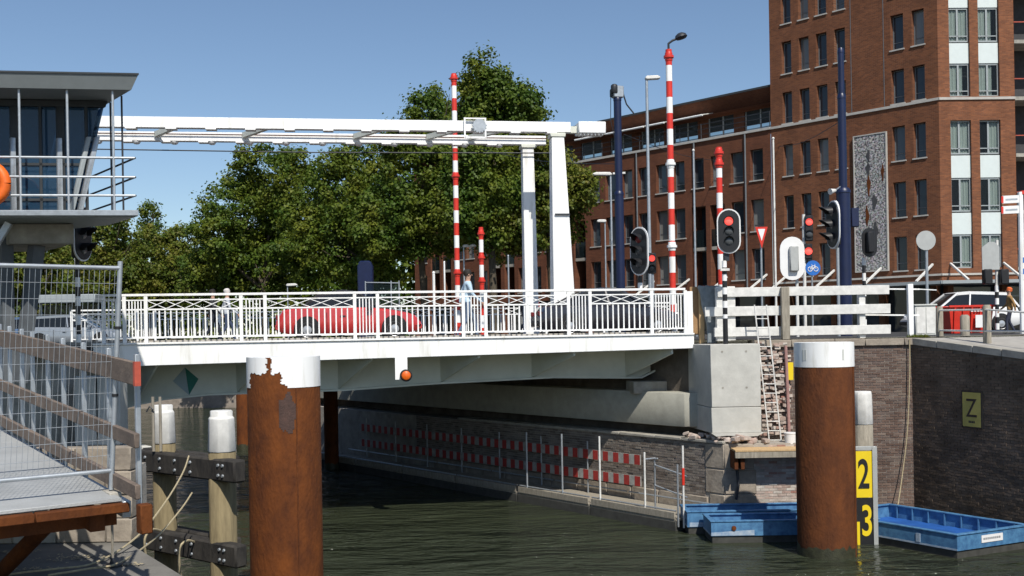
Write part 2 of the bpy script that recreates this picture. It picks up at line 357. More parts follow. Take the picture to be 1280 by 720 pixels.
# ------------------------------------------------------------------ water
def water_mat():
    m, nt, b = base_mat('canal_water'); L = nt.links.new
    b.inputs['Base Color'].default_value = (0.028, 0.034, 0.020, 1); b.inputs['Roughness'].default_value = 0.06; b.inputs['IOR'].default_value = 1.33
    tc = nn(nt, 'ShaderNodeTexCoord'); prev = None
    pn = nn(nt, 'ShaderNodeTexNoise'); pn.inputs['Scale'].default_value = 0.16; pn.inputs['Detail'].default_value = 3; L(tc.outputs['Object'], pn.inputs['Vector'])
    pm_ = nn(nt, 'ShaderNodeMapRange'); pm_.inputs[1].default_value = .38; pm_.inputs[2].default_value = .62; pm_.inputs[3].default_value = .3; pm_.inputs[4].default_value = 1.0; L(pn.outputs[0], pm_.inputs[0])
    for sc, st, dist, rot in (((0.32, 0.75, 1), 1.0, 1.0, 0.3), ((1.2, 3.0, 1), 1.0, 0.5, -0.25), ((4.0, 9, 1), 0.8, 0.1, 0.15)):
        mp = nn(nt, 'ShaderNodeMapping'); mp.inputs['Scale'].default_value = sc; mp.inputs['Rotation'].default_value = (0, 0, rot)
        L(tc.outputs['Object'], mp.inputs[0])
        ns = nn(nt, 'ShaderNodeTexNoise'); ns.inputs['Scale'].default_value = 1; ns.inputs['Detail'].default_value = 4; ns.inputs['Distortion'].default_value = 0.4
        L(mp.outputs[0], ns.inputs['Vector'])
        bpn = nn(nt, 'ShaderNodeBump'); bpn.inputs['Strength'].default_value = st; bpn.inputs['Distance'].default_value = dist
        L(ns.outputs[0], bpn.inputs['Height']); L(pm_.outputs[0], bpn.inputs['Strength'])
        if prev: L(prev.outputs[0], bpn.inputs['Normal'])
        prev = bpn
    L(prev.outputs[0], b.inputs['Normal'])
    return m
mb = MB(); mb.quad((-500, -80, 0), (500, -80, 0), (500, 600, 0), (-500, 600, 0))
mb.build('water', water_mat(), loc=(0, 0, 0), kind='structure')

# ------------------------------------------------------------------ ground sheets
Q0 = Vector((10.0, 26.0, 4.42)); QD = Vector((0.35, -0.937, 0))
Q1 = Q0 + QD * 4 + Vector((0, 0, -0.36)); Q2 = Q0 + QD * 20 + Vector((0, 0, -0.36))
WK0 = Vector((4.34, 26.4, 0))
far = [Q0, Vector((5.9, 26.0, 4.45)), Vector((4.9, 26.7, 4.45))]
e2 = Vector((4.9, 26.7, 4.45)) + K * 19
G = 4.45
gpoly = [(500, 26.0, G), (500, 900, G), (-500, 900, G), (-500, 82, G), (-46, 74, G), (e2.x - 3, 70, G), (e2.x, e2.y, G), (4.9, 26.7, G), (5.9, 26.0, G), (10.0, 26.0, G)]
mb = MB(); mb.add(gpoly, [tuple(range(len(gpoly)))]); mb.build('ground', M['earth'], loc=(0, 0, 0), kind='structure', smooth=0)
mb = MB()
O1, O2 = Vector((60, 26.0, G)), Vector((60, 6, 4.1))
mb.add([Q0, Q1, Q2, O2, O1], [(0, 1, 4), (1, 3, 4), (1, 2, 3)]); mb.build('quay_pavement', M['paving'], loc=(20, 20, 4), kind='structure', smooth=0)
# street surface on the right bank
mb = MB(); mb.add([(4.9, 27.2, G + .004), (60, 30, G + .004), (60, 46, G + .004), (-2, 60, G + .004), (-6, 41, G + .004)], [(0, 1, 2, 3, 4)])
mb.build('street', M['asphalt'], loc=(5, 30, G), kind='structure', smooth=0)
mb = MB(); lp = [(-10.1, 23.2, 4.4), (-46, 71, 4.4), (-500, 80, 4.4), (-500, -5, 4.4), (-22, -5, 4.4), (-22, 20, 4.4), (-16, 22.6, 4.4)]
mb.add(lp, [tuple(range(7))[::-1]]); mb.build('ground', M['earth'], loc=(-40, 30, 4.4), kind='structure', smooth=0)

# ------------------------------------------------------------------ brick walls with real bricks
def brickwall(mb, o, u, n, length, z0, z1, bw=0.21, ch=0.066, proud=0.012, seed=1, skip=None):
    r = random.Random(seed); u = Vector(u).normalized(); n = Vector(n).normalized(); z = z0; row = 0
    while z < z1 - ch * 0.5:
        x = -bw / 2 if row % 2 else 0.0
        while x < length - 0.02:
            a = max(0.0, x); b = min(length, x + bw - 0.012)
            if b - a > 0.03 and not (skip and skip((a + b) / 2, z)):
                p = proud + r.uniform(-0.006, 0.007); h = ch - 0.013
                c = Vector(o) + u * (a + b) / 2 + Z * (z + h / 2)
                A = u * (b - a) / 2; H = Z * h / 2; N = n * p
                vs = [c - A - H, c + A - H, c + A + H, c - A + H, c - A - H + N, c + A - H + N, c + A + H + N, c - A + H + N]
                mb.add(vs, [(4, 5, 6, 7), (0, 1, 5, 4), (3, 7, 6, 2), (0, 4, 7, 3), (1, 2, 6, 5)])
            x += bw
        z += ch; row += 1
    return mb
def flat(v): return Vector((v[0], v[1], 0))

# front quay wall (faces the camera)
fw = thing('quay_wall', (8, 26.0, 0), 'reddish brown brick quay wall facing the water behind the right rusty pile', 'wall')
mb = MB(); mb.box(5.95, 10.0, 26.02, 26.6, -1, 4.24); mb.build('wall_core', M['mortar'], fw, smooth=0)
mb = MB(); brickwall(mb, Vector((5.95, 26.02, 0)), (1, 0, 0), (0, -1, 0), 4.05, -0.1, 4.24, seed=3)
tag(mb.build('brick', M['quaybrick'], fw, smooth=0), kind='stuff')
x = 6.0; r = random.Random(5)
while x < 9.95:
    L = min(r.uniform(0.75, 1.1), 10.0 - x); mb = MB(); mb.box(x + .006, x + L - .006, 25.93 + r.uniform(-.01, .01), 26.55, 4.25, 4.43 + r.uniform(-.008, .008)); x += L
    mb.build('coping_stone', M['stone'], fw, bevel=0.015)
# side quay wall, in its own shade, runs towards the camera
dw = thing('quay_wall', Q0 - Z * Q0.z, 'dark brick quay wall with the yellow Z plate', 'wall')
mb = MB(); a0 = flat(Q0); a1 = flat(Q1); a2 = flat(Q2); out = Vector((0.937, 0.35, 0))
mb.add([a0 - Z, a1 - Z, a2 - Z, a2 + Z * 3.9, a1 + Z * 3.9, a0 + Z * 4.26], [(0, 1, 4, 5), (1, 2, 3, 4)])
mb.build('wall_core', M['darkmortar'], dw, smooth=0)
mb = MB(); brickwall(mb, a0, QD, -out, 9.0, -0.1, 4.3, seed=4, skip=lambda x, z: z + 0.07 > 4.25 - 0.09 * min(x, 4))
tag(mb.build('brick', M['darkbrick'], dw, smooth=0), kind='stuff')
k = 0; r = random.Random(8)
while k < 9:
    L = r.uniform(0.8, 1.15); mb = MB(); p0 = flat(Q0) + QD * (k + .006); p1 = flat(Q0) + QD * (k + L - .006)
    zz = lambda q: 4.43 - 0.09 * min(q, 4)
    vs = []
    for p, q in ((p0, k), (p1, k + L)):
        for o_, dz in ((-0.05, -0.17), (0.5, -0.17), (0.5, 0), (-0.05, 0)): vs.append(p + out * o_ + Z * (zz(q) + dz))
    mb.add(vs, [(0, 1, 2, 3), (4, 7, 6, 5), (0, 4, 5, 1), (1, 5, 6, 2), (2, 6, 7, 3), (3, 7, 4, 0)])
    mb.build('coping_stone', M['concrete2'], dw, bevel=0.012); k += L

# ------------------------------------------------------------------ right bridge abutment
ab = thing('bridge_abutment', (5.5, 25.6, 0), 'bridge abutment of grey concrete block and beam over old brick and stone base', 'abutment')
C0 = Vector((5.08, 25.2, 0)); Wz = 1.96
def wk(k, off=0.0, z=0.0): return C0 + K * k + KN * off + Z * z
# base: canal face and front face
mb = MB(); e = wk(26)
core = [wk(0, 0.03), wk(26, 0.03), wk(26, 1.6), Vector((6.6, 27.2, 0)), Vector((8.0, 27.2, 0)), Vector((8.0, 25.23, 0))]
mb.prism([p - Z for p in core], (0, 0, Wz + 1 - 0.02)); mb.build('base_core', M['mortar'], ab, smooth=0)
mb = MB(); brickwall(mb, wk(0.62, 0.03), K, -KN, 13, 0.62, Wz, seed=6)
tag(mb.build('brick', M['bankbrick'], ab, smooth=0), kind='stuff')
# quoin and plinth stones
r = random.Random(12)
for (z0, z1) in ((1.33, 1.94), (0.72, 1.32), (0.1, 0.71)):
    kk = 0.62 if z0 > 0.6 else 0.5
    mb = MB(); mb.prism([wk(0, 0), wk(kk - .02, 0), wk(kk - .02, .3), wk(0, .3)], (0, 0, z1 - z0 - .015)); mb2 = MB()
    for v in mb.v: mb2.v.append((v[0], v[1], v[2] + z0))
    mb2.f = mb.f; mb2.mi = mb.mi; mb2.build('quoin_stone', M['stone'], ab, bevel=0.02)
    x = C0.x + .012; wd = r.uniform(.6, .85)
    mb = MB(); mb.box(x, x + wd, C0.y - .012, C0.y + .3, z0, z1 - .015); mb.build('quoin_stone', M['stone'], ab, bevel=0.02)
k = 0.52
while k < 12:
    L = r.uniform(.8, 1.3); mb = MB(); mb.prism([wk(k + .01, -.02, .02), wk(k + L - .01, -.02, .02), wk(k + L - .01, .2, .02), wk(k + .01, .2, .02)], (0, 0, .58)); mb.build('plinth_stone', M['stone'], ab, bevel=0.02); k += L
mb = MB(); brickwall(mb, Vector((5.75, 25.23, 0)), (1, 0, 0), (0, -1, 0), 2.2, 0.0, 1.9, seed=16)
tag(mb.build('front_brick', M['rubble'], ab, smooth=0), kind='stuff')
k = 0
while k < 11:                                                       # capping of the base wall
    L = r.uniform(.9, 1.4); mb = MB(); mb.prism([wk(k + .006, -.03, Wz - .02), wk(k + L - .006, -.03, Wz - .02), wk(k + L - .006, .55, Wz - .02), wk(k + .006, .55, Wz - .02)], (0, 0, .07)); mb.build('capping_stone', M['concrete2'], ab, bevel=0.012); k += L
# recessed wall behind the beam
mb = MB(); mb.prism([wk(0.9, .75, Wz), wk(26, .75, Wz), wk(26, 1.5, Wz), wk(1.2, 1.5, Wz)], (0, 0, 2.42)); mb.build('back_wall', M['darkmortar'], ab, smooth=0)
# concrete beam on the bank, block at its end
bm0 = Vector((4.34, 26.4, 0)); 
mb = MB(); mb.prism([bm0 + Z * 2.26, bm0 + K * 22 + Z * 2.26, bm0 + K * 22 + KN * .75 + Z * 2.26, bm0 + Vector((.75, .0, 2.26))], (0, 0, .86)); mb.build('concrete_beam', M['beamconc'], ab, bevel=0.02)
xb0, xb1 = gx(888, 25.3), gx(950, 25.3)
blk = MB(); p = [Vector((xb0, 25.3, 2.2)), Vector((xb1, 25.3, 2.2)), Vector((xb1, 27.4, 2.2)), Vector((xb0 - .3, 27.4, 2.2))]
blk.prism(p, (0, 0, 0.62)); blk.build('concrete_block', M['concrete'], ab, bevel=0.012)
blk = MB(); blk.prism([q + Z * 0.63 for q in p], (0, 0, 1.53)); o = blk.build('concrete_block', M['concrete'], ab, bevel=0.012)
for dx in (.28, .86):
    for zz_ in (4.18, 3.3):
        mb = MB(); mb.lathe([(.028, 0), (.028, .004)], (xb0 + dx, 25.2985, zz_), 12, (0, -1, 0)); mb.build('tie_hole', M['concrete2'], o)
# uneven mortar bed under the block
mb = MB(); prof = [(xb0 - .02, 2.2), (xb0 + .1, 2.12), (xb0 + .35, 2.14), (xb0 + .55, 2.13), (xb0 + .7, 2.10), (xb1 - .1, 2.12), (xb1 + .05, 2.2)]
mb.prism([Vector((x_, 25.26, z_)) for x_, z_ in prof], (0, .9, 0)); mb.build('mortar_bed', M['concrete'], ab)
for i in range(46):                                                 # broken masonry between beam and base
    kx = r.uniform(-.3, 1.4); s_ = r.uniform(.04, .11)
    c = wk(kx, r.uniform(.02, .3), Wz + .03 + r.uniform(.02, .13)) if i < 26 else Vector((r.uniform(xb0, xb1 + .1), r.uniform(25.24, 25.33), r.uniform(1.97, 2.12)))
    mb = MB(); a = r.uniform(0, 3)
    mb.obox(c, Vector((math.cos(a), math.sin(a), r.uniform(-.4, .4))) * s_, Vector((-math.sin(a), math.cos(a), 0)) * s_ * .7, Vector((0, r.uniform(-.3, .3), 1)) * s_ * .5); mb.build('rubble_stone', M['rubble'], ab, bevel=.012)
# strip of broken brickwork beside the block, where the ladder hangs
mb = MB()
for i in range(260):
    c = Vector((r.uniform(gx(949, 25.9), gx(986, 25.9)), 25.97 + r.uniform(-.05, .03), r.uniform(2.0, 4.38))); s_ = r.uniform(.03, .085)
    mb.obox(c, Vector((1, 0, r.uniform(-.1, .1))) * s_, (0, s_ * .6, 0), Vector((0, 0, s_ * .45)))
tag(mb.build('broken_brick', M['rubble'], ab, smooth=0), kind='stuff')
# bearing under the right end of the bridge
mb = MB(); c = at(812, 478, 28.0); mb.box(-.55, .55, -.4, .4, 3.05, 3.38, BA, flat(c)); mb.build('bearing_block', M['concrete2'], ab, bevel=.02)

# ------------------------------------------------------------------ left abutment
la = thing('bridge_abutment', (-10.5, 24, 0), 'pale concrete ledge carrying the left end of the bridge', 'abutment')
mb = MB(); l0 = at(190, 550, 23.5); l0.z = 0
mb.prism([Vector((l0.x, 23.5, 1.95)), Vector((l0.x, 23.5, 1.95)) + K * 14, Vector((-30, 34, 1.95)), Vector((-30, 22.6, 1.95))], (0, 0, .36)); mb.build('ledge', M['concrete'], la, bevel=.02)
mb = MB(); mb.prism([Vector((l0.x - .25, 23.8, -1)), Vector((l0.x - .25, 23.8, -1)) + K * 14, Vector((-30, 34, -1)), Vector((-30, 22.9, -1))], (0, 0, 2.95)); mb.build('base_wall', M['darkmortar'], la, smooth=0)
mb = MB(); q = Vector((-10.0, 25.2, 2.31)); mb.prism([q, q + K * 14, Vector((-30, 35.5, 2.31)), Vector((-30, 23.4, 2.31)), Vector((-10.6, 24.2, 2.31))], (0, 0, 2.07)); mb.build('back_wall', M['concrete2'], la, bevel=.02)
for (pa, y0, y1) in ((104, 452, 520), (131, 470, 520)):
    c = at(pa, 490, 23.6); mb = MB(); mb.box(-.28, .28, 0, .5, 2.32, 3.9, 0, (c.x, 23.75, 0)); mb.build('pier', M['concrete'], la, bevel=.02)

# ------------------------------------------------------------------ far bank beyond the bridge
fb = thing('quay_wall', (-30, 71, 0), 'distant dark quay wall seen across the water under the bridge', 'wall')
mb = MB(); mb.add([(e2.x, e2.y, -1), (e2.x - 3, 70, -1), (-46, 74, -1), (-500, 82, -1), (-500, 82, 4.3), (-46, 74, 4.3), (e2.x - 3, 70, 4.3), (e2.x, e2.y, 4.3)], [(0, 1, 6, 7), (1, 2, 5, 6), (2, 3, 4, 5)])
mb.build('wall_core', M['bankbrick'], fb, smooth=0)
mb = MB(); mb.bar((e2.x - 3, 69.9, 4.36), (-46, 73.9, 4.36), .5, .2); mb.build('coping', M['concrete2'], fb)
# ------------------------------------------------------------------ drawbridge span
SL, SR = bs(118), bs(865)
br = thing('drawbridge_span', bp(-3, 6, 3.5), 'white steel drawbridge span with bracketed underside crossing the canal', 'bridge')
mb = MB(); zb = lambda s: 4.08 + (s - SL) / (SR - SL) * 0.17
mb.prism([bp(SL, -.16, zb(SL)), bp(SR, -.16, zb(SR)), bp(SR, -.16, 4.6), bp(SL, -.16, 4.6)], BN * .12); mb.build('fascia_girder', M['white'], br, bevel=.012)
mb = MB(); mb.prism([bp(SL, -.2, 4.602), bp(SR, -.2, 4.602), bp(SR, .25, 4.602), bp(SL, .25, 4.602)], (0, 0, .045)); mb.build('deck_edge', M['white'], br, bevel=.006)
mb = MB(); mb.prism([bp(SL - 6, -.035, 4.34), bp(SR, -.035, 4.34), bp(SR, 12.6, 4.34), bp(SL - 6, 12.6, 4.34)], (0, 0, .25)); mb.build('deck', M['asphalt'], br, smooth=0)
mb = MB(); mb.prism([bp(SL - 6, .25, 4.594), bp(SR + 2, .25, 4.594), bp(SR + 2, 2.0, 4.594), bp(SL - 6, 2.0, 4.594)], (0, 0, .1)); mb.build('footway', M['paving'], br, bevel=.01)
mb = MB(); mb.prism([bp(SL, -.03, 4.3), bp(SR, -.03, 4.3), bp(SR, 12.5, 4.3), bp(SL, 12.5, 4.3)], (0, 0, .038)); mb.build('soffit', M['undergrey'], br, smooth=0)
WQ = 1.45
curve = [(150, 3.02), (170, 3.12), (205, 3.24), (260, 3.33), (340, 3.35), (430, 3.36), (540, 3.47), (690, 3.56), (785, 3.50), (800, 3.50)]
pts = [(bs(p, WQ), z) for p, z in curve]; pend = (bs(858, WQ), 4.12)
for q in (WQ, 5.0, 8.6):
    mb = MB(); poly = [bp(s, q, z) for s, z in pts] + [bp(pend[0], q, pend[1]), bp(pend[0], q, 4.299), bp(pts[0][0], q, 4.299)]
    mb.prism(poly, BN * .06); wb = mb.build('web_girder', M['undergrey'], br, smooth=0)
    mb = MB()
    pp = pts + [pend]
    for (s0, z0), (s1, z1) in zip(pp[:-1], pp[1:]):
        mb.add([bp(s0, q - .16, z0 - .05), bp(s1, q - .16, z1 - .05), bp(s1, q + .2, z1 - .05), bp(s0, q + .2, z0 - .05), bp(s0, q - .16, z0 - .002), bp(s1, q - .16, z1 - .002), bp(s1, q + .2, z1 - .002), bp(s0, q + .2, z0 - .002)],
               [(0, 1, 2, 3), (4, 7, 6, 5), (0, 4, 5, 1), (2, 6, 7, 3), (0, 3, 7, 4), (1, 5, 6, 2)])
    mb.build('bottom_flange', M['undergrey'], wb)
# triangular brackets, skewed with the canal
for px in (196, 330, 463, 597, 716, 838):
    so_ = bs(px, 0); kk = WQ / K.dot(BN); inn = bp(so_, 0) + K * kk
    si = (inn - BO).dot(B); zi = np.interp(si, [p[0] for p in pts], [p[1] for p in pts]) if si < pts[-1][0] else 3.9
    mb = MB(); o0 = bp(so_, -.03)
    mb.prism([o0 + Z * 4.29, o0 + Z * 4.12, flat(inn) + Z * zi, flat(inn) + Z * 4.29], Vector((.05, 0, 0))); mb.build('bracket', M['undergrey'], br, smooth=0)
# diamond emblem on the web
cx_ = bs(232, WQ); mb = MB(); q = WQ - .012; cz = 3.66
top, bot, lf, rt = bp(cx_ - .03, q, cz + .34), bp(cx_ + .06, q, cz - .36), bp(cx_ - .33, q, cz + .0), bp(cx_ + .30, q, cz + .04)
mb.prism([top, bot, lf], BN * .008); em = mb.build('emblem_half', M['tealpale'], br, smooth=0)
mb = MB(); mb.prism([top + B * .003, rt, bot + B * .003], BN * .008); mb.build('emblem_half', M['teal'], br, smooth=0)
# navigation lamp below the edge
sN = bs(500.5); mb = MB(); mb.prism([bp(sN - .15, -.17, 3.63), bp(sN + .15, -.17, 3.63), bp(sN + .15, -.17, 4.18), bp(sN - .15, -.17, 4.18)], BN * .02); pl = mb.build('lamp_plate', M['white'], br)
c = bp(sN + .11, -.2, 3.73); mb = MB(); mb.lathe([(.15, -.02), (.15, .08), (.13, .1)], c, 20, -BN); nl = mb.build('navigation_lamp', M['black'], br)
mb = MB(); mb.lathe([(.115, .1), (.10, .135), (.05, .155), (.01, .16)], c, 20, -BN); mb.build('lens', M['lensorange'], nl)

# ------------------------------------------------------------------ railings
RT, R2, R3, R4 = 5.78, 5.655, 5.43, 4.77
def railing(q, posts, label, full=True, dz=0.0, ofs=0):
    S0, S1 = posts[0], posts[-1]
    t = thing('bridge_railing', bp((S0 + S1) / 2, q, 4.65), label, 'railing')
    def hb(name, z, w, h, a=S0, b=S1): 
        m_ = MB(); m_.bar(bp(a, q, z), bp(b, q, z), w, h); return m_.build(name, M['white'], t, bevel=.004)
    hb('top_rail', RT, .09, .055); hb('upper_rail', R2, .04, .03); 
    pm = MB(); pm.box(-.04, .04, -.04, .04, 0, RT - 4.65 - .03); pme = pm.mesh('post', M['white'], bevel=.004)
    b1 = MB(); b1.box(-.016, .016, -.014, .014, 0, R3 - R4); m1 = b1.mesh('baluster', M['white'])
    b2 = MB(); b2.box(-.014, .014, -.012, .012, 0, R2 - R4); m2 = b2.mesh('baluster_long', M['white'])
    for i, s in enumerate(posts):
        link('post', pme, t, bp(s, q, 4.65), (0, 0, BA))
    for i, (a, b) in enumerate(zip(posts[:-1], posts[1:])):
        a_, b_ = a + .04, b - .04; w = b_ - a_
        hb('bottom_rail', R4, .05, .035, a_, b_)
        if w > 1.2:
            hb('middle_rail', R3, .05, .035, a_, b_)
            n = int(round(w / .135)); 
            for j in range(1, n): link('baluster', m1, t, bp(a_ + w * j / n, q, R4), (0, 0, BA))
            n = int(round(w / .47)); p = w / n; lm = MB(); h0, h1 = R3 + .02, R2 - .015
            lm.bar((-p / 2, -.012, h0), (p / 2, -.012, h1), .016, .045, (0, 1, 0)); m3 = lm.mesh('lattice_bar', M['white'])
            lm = MB(); lm.bar((-p / 2, .012, h1), (p / 2, .012, h0), .016, .045, (0, 1, 0)); m4 = lm.mesh('lattice_bar', M['white'])
            for j in range(n):
                c = bp(a_ + p * (j + .5), q, 0)
                link('lattice_bar', m3, t, c, (0, 0, BA)); link('lattice_bar', m4, t, c, (0, 0, BA))
        else:
            n = max(3, int(round(w / .075)))
            for j in range(1, n): link('baluster', m2, t, bp(a_ + w * j / n, q, R4), (0, 0, BA))
    return t
pxs = [130, 156, 183, 302, 332, 444, 472.5, 579.5, 607.5, 711, 738, 815, 857]
near = [bs(p) for p in pxs]
railing(0.0, near, 'white lattice topped railing along the near side of the bridge')
farposts = [bs(90, 12.3)]; i = 0
while farposts[-1] < near[-1] + 1.5: farposts.append(farposts[-1] + (2.2 if i % 2 == 0 else .6)); i += 1
railing(12.3, farposts, 'white lattice topped railing along the far side of the bridge')
# end panel of the near railing
mb = MB(); mb.prism([bp(near[-1] + .05, -.02, 4.65), bp(near[-1] + .2, -.02, 4.65), bp(near[-1] + .2, -.02, 5.72), bp(near[-1] + .05, -.02, 5.72)], BN * .05)
o = mb.build('railing_end_plate', M['white'], label='narrow white plate closing the right end of the near railing', cat='plate', bevel=.004)

# ------------------------------------------------------------------ balance gantry
Q_1, Q_2 = 5.75, 7.65
gn = thing('balance_gantry', bp(bs(690, 6.5), 6.5, 4.6), 'white balance gantry of two long beams on two tall columns', 'gantry')
s700 = bs(700, Q_1); s662 = bs(663, Q_2)
for q, sl, sr, BZ0, BZ1 in ((Q_1, bs(95, Q_1), bs(717, Q_1), 10.915, 11.21), (Q_2, bs(95, Q_2), bs(686, Q_2), 10.88, 11.14)):
    mb = MB(); mb.prism([bp(sl, q - .11, BZ0), bp(sr, q - .11, BZ0), bp(sr, q - .11, BZ1), bp(sl, q - .11, BZ1)], BN * .22); bmo = mb.build('balance_beam', M['white'], gn, bevel=.012)
    mb = MB(); mb.prism([bp(sl, q - .13, BZ0 - .02), bp(sr, q - .13, BZ0 - .02), bp(sr, q + .13, BZ0 - .02), bp(sl, q + .13, BZ0 - .02)], (0, 0, .018)); mb.build('flange', M['white'], bmo)
    s = sl + .5
    pm = MB(); pm.box(-.15, .15, -.15, .15, -.045, 0); pm_ = pm.mesh('pad', M['white'])
    lm = MB(); lm.lathe([(.04, -.10), (.08, -.09), (.12, -.04), (.13, 0)], (0, 0, 0), 12); lm_ = lm.mesh('floodlight', M['white'])
    while s < sr - .2:
        link('pad', pm_, gn, bp(s, q, BZ0 - .021), (0, 0, BA))
        if q == Q_2: link('floodlight', lm_, gn, bp(s + .25, q, BZ0 - .02), (0, 0, BA))
        s += 1.13
for sx in (bs(230, Q_1), bs(345, Q_1), bs(490, Q_1), bs(585, Q_1), bs(640, Q_1)):
    mb = MB(); mb.bar(bp(sx, Q_1 + .12, 11.05), bp(sx - 1.0, Q_2 - .12, 11.05), .14, .16); mb.build('cross_member', M['undergrey'], gn)
mb = MB(); mb.bar(bp(bs(717, Q_1), Q_1, 10.98), bp(bs(727, Q_1), Q_1, 10.98), .2, .2); mb.build('counterweight_neck', M['undergrey'], gn)
c0, c1 = bs(725.5, Q_1), bs(759, Q_1)
mb = MB(); mb.prism([bp(c0, Q_1 - .3, 10.84), bp(c1, Q_1 - .3, 10.84), bp(c1, Q_1 - .3, 11.2), bp(c0, Q_1 - .3, 11.2)], BN * .6); mb.build('counterweight', M['white'], gn, bevel=.02)
for i in range(7):
    s = c0 + .07 + i * .115; mb = MB(); mb.prism([bp(s - .04, Q_1 - .25, 10.84), bp(s + .04, Q_1 - .25, 10.84), bp(s, Q_1 - .25, 10.78)], BN * .3); mb.build('toothed_edge', M['white'], gn)
def column(s, q, w0, w1, d):
    mb = MB(); vs = []
    for z, w, dd in ((4.6, w0, d), (10.72, w1, d * .8)):
        for i, j in ((-1, -1), (1, -1), (1, 1), (-1, 1)): vs.append(bp(s + (w - w1) * .35 + i * w / 2, q + j * dd / 2, z))
    mb.add(vs, [(0, 1, 2, 3), (4, 7, 6, 5), (0, 4, 5, 1), (1, 5, 6, 2), (2, 6, 7, 3), (3, 7, 4, 0)])
    c = mb.build('column', M['white'], gn, bevel=.015)
    mb = MB(); mb.box(-w1 / 2 - .05, w1 / 2 + .05, -.25, .25, 10.72, 10.85, BA, flat(bp(s, q))); mb.build('column_head', M['undergrey'], c, bevel=.02)
    return c
c = column(s700, Q_1, .74, .38, .55); mb = MB(); mb.bar(bp(s700 - .15, Q_1 - .285, 8.34), bp(s700 + .32, Q_1 - .285, 8.34), .02, .05); mb.build('joint', M['darksteel'], c)
column(s662, Q_2, .46, .36, .5)
# drive rack seen at the middle of the near beam
sg = bs(598, Q_1); g = MB()
for s in (sg - .33, sg + .3): g.bar(bp(s, Q_1 - .2, 10.66), bp(s, Q_1 - .2, 11.28), .05, .05, BN)
g.bar(bp(sg - .33, Q_1 - .2, 11.26), bp(sg + .3, Q_1 - .2, 11.26), .04, .04); g.bar(bp(sg - .33, Q_1 - .2, 10.68), bp(sg + .3, Q_1 - .2, 10.68), .05, .06)
rk = g.build('rack_frame', M['white'], gn)
g = MB(); g.lathe([(.2, 0), (.2, .06)], bp(sg + .12, Q_1 - .18, 11.05), 14, -BN)
for i in range(9):
    a = math.pi * (1.0 + i / 8); cc = bp(sg + .12 + math.cos(a) * .21, Q_1 - .21, 11.05 + math.sin(a) * .21); g.obox(cc, B * .022, BN * .03, Z * .022)
g.build('gear', M['steel'], rk)
g = MB(); g.tube([bp(bs(95, Q_2), Q_2 - .3, 10.55), bp(bs(400, Q_2), Q_2 - .3, 10.5), bp(bs(705, Q_2), Q_2 - .3, 10.55)], .02, 6); g.build('cable', M['darksteel'], gn)
g = MB(); g.tube([bp(bs(95, Q_2), Q_2 - .17, 11.06), bp(bs(690, Q_2), Q_2 - .17, 11.04)], .018, 6); g.build('cable', M['rust2'], gn)
for q in (Q_1, Q_2):
    g = MB(); s = bs(98, q); g.tube([bp(s, q, 10.9), bp(s, q, 4.7)], .07, 8); g.build('hanger_rod', M['white'], gn)
# ------------------------------------------------------------------ brick buildings
FD = Vector((-0.695, 0.719, 0)).normalized()               # canal facade, running away to the left
FN = Vector((-FD.y, FD.x, 0)); FN = FN if FN.y < 0 else -FN  # its outward normal
TC = Vector((21.95, 53.0, 0)); FA = math.atan2(FD.y, FD.x)
RD = Vector((1, 0.03, 0)).normalized(); RN = Vector((RD.y, -RD.x, 0)); RA = math.atan2(RD.y, RD.x)
def fs(px, d0=TC, D=FD):
    u = (px - PPX) / F
    return (d0.x - u * d0.y) / (u * D.y - D.x)
c1, c2, mo = (0.245, 0.092, 0.042), (0.15, 0.057, 0.03), (0.18, 0.10, 0.065)
Bt1 = brick_far('tower_brick_shaded', FA, tuple(x * .86 for x in c1), tuple(x * .86 for x in c2), mo); Bt2 = brick_far('tower_brick_lit', RA, tuple(x * 1.15 for x in c1), tuple(x * 1.15 for x in c2), mo)  # same brick: canal side darkened, front lightened to stand for how sun falls
Bl = brick_far('terrace_brick', FA, (0.17, 0.060, 0.030), (0.12, 0.043, 0.024), (0.14, 0.075, 0.05))
def facade(mb, o, D, N, x0, x1, z0, z1, holes, depth=.28):
    xs = sorted({x0, x1, *[h[0] for h in holes], *[h[1] for h in holes]}); zs = sorted({z0, z1, *[h[2] for h in holes], *[h[3] for h in holes]})
    xs = [x for x in xs if x0 <= x <= x1]; zs = [z for z in zs if z0 <= z <= z1]
    P = lambda x, z, q=0: o + D * x - N * q + Z * z
    for i in range(len(xs) - 1):
        for j in range(len(zs) - 1):
            cx, cz = (xs[i] + xs[i + 1]) / 2, (zs[j] + zs[j + 1]) / 2
            if any(h[0] < cx < h[1] and h[2] < cz < h[3] for h in holes): continue
            mb.quad(P(xs[i], zs[j]), P(xs[i + 1], zs[j]), P(xs[i + 1], zs[j + 1]), P(xs[i], zs[j + 1]))
    for h in holes:
        a, b, c, d = h[:4]; dp = h[4] if len(h) > 4 else depth
        for (p, q) in (((a, c), (b, c)), ((b, c), (b, d)), ((b, d), (a, d)), ((a, d), (a, c))):
            mb.quad(P(*p), P(*q), P(*q, dp), P(*p, dp))
wcache = {}
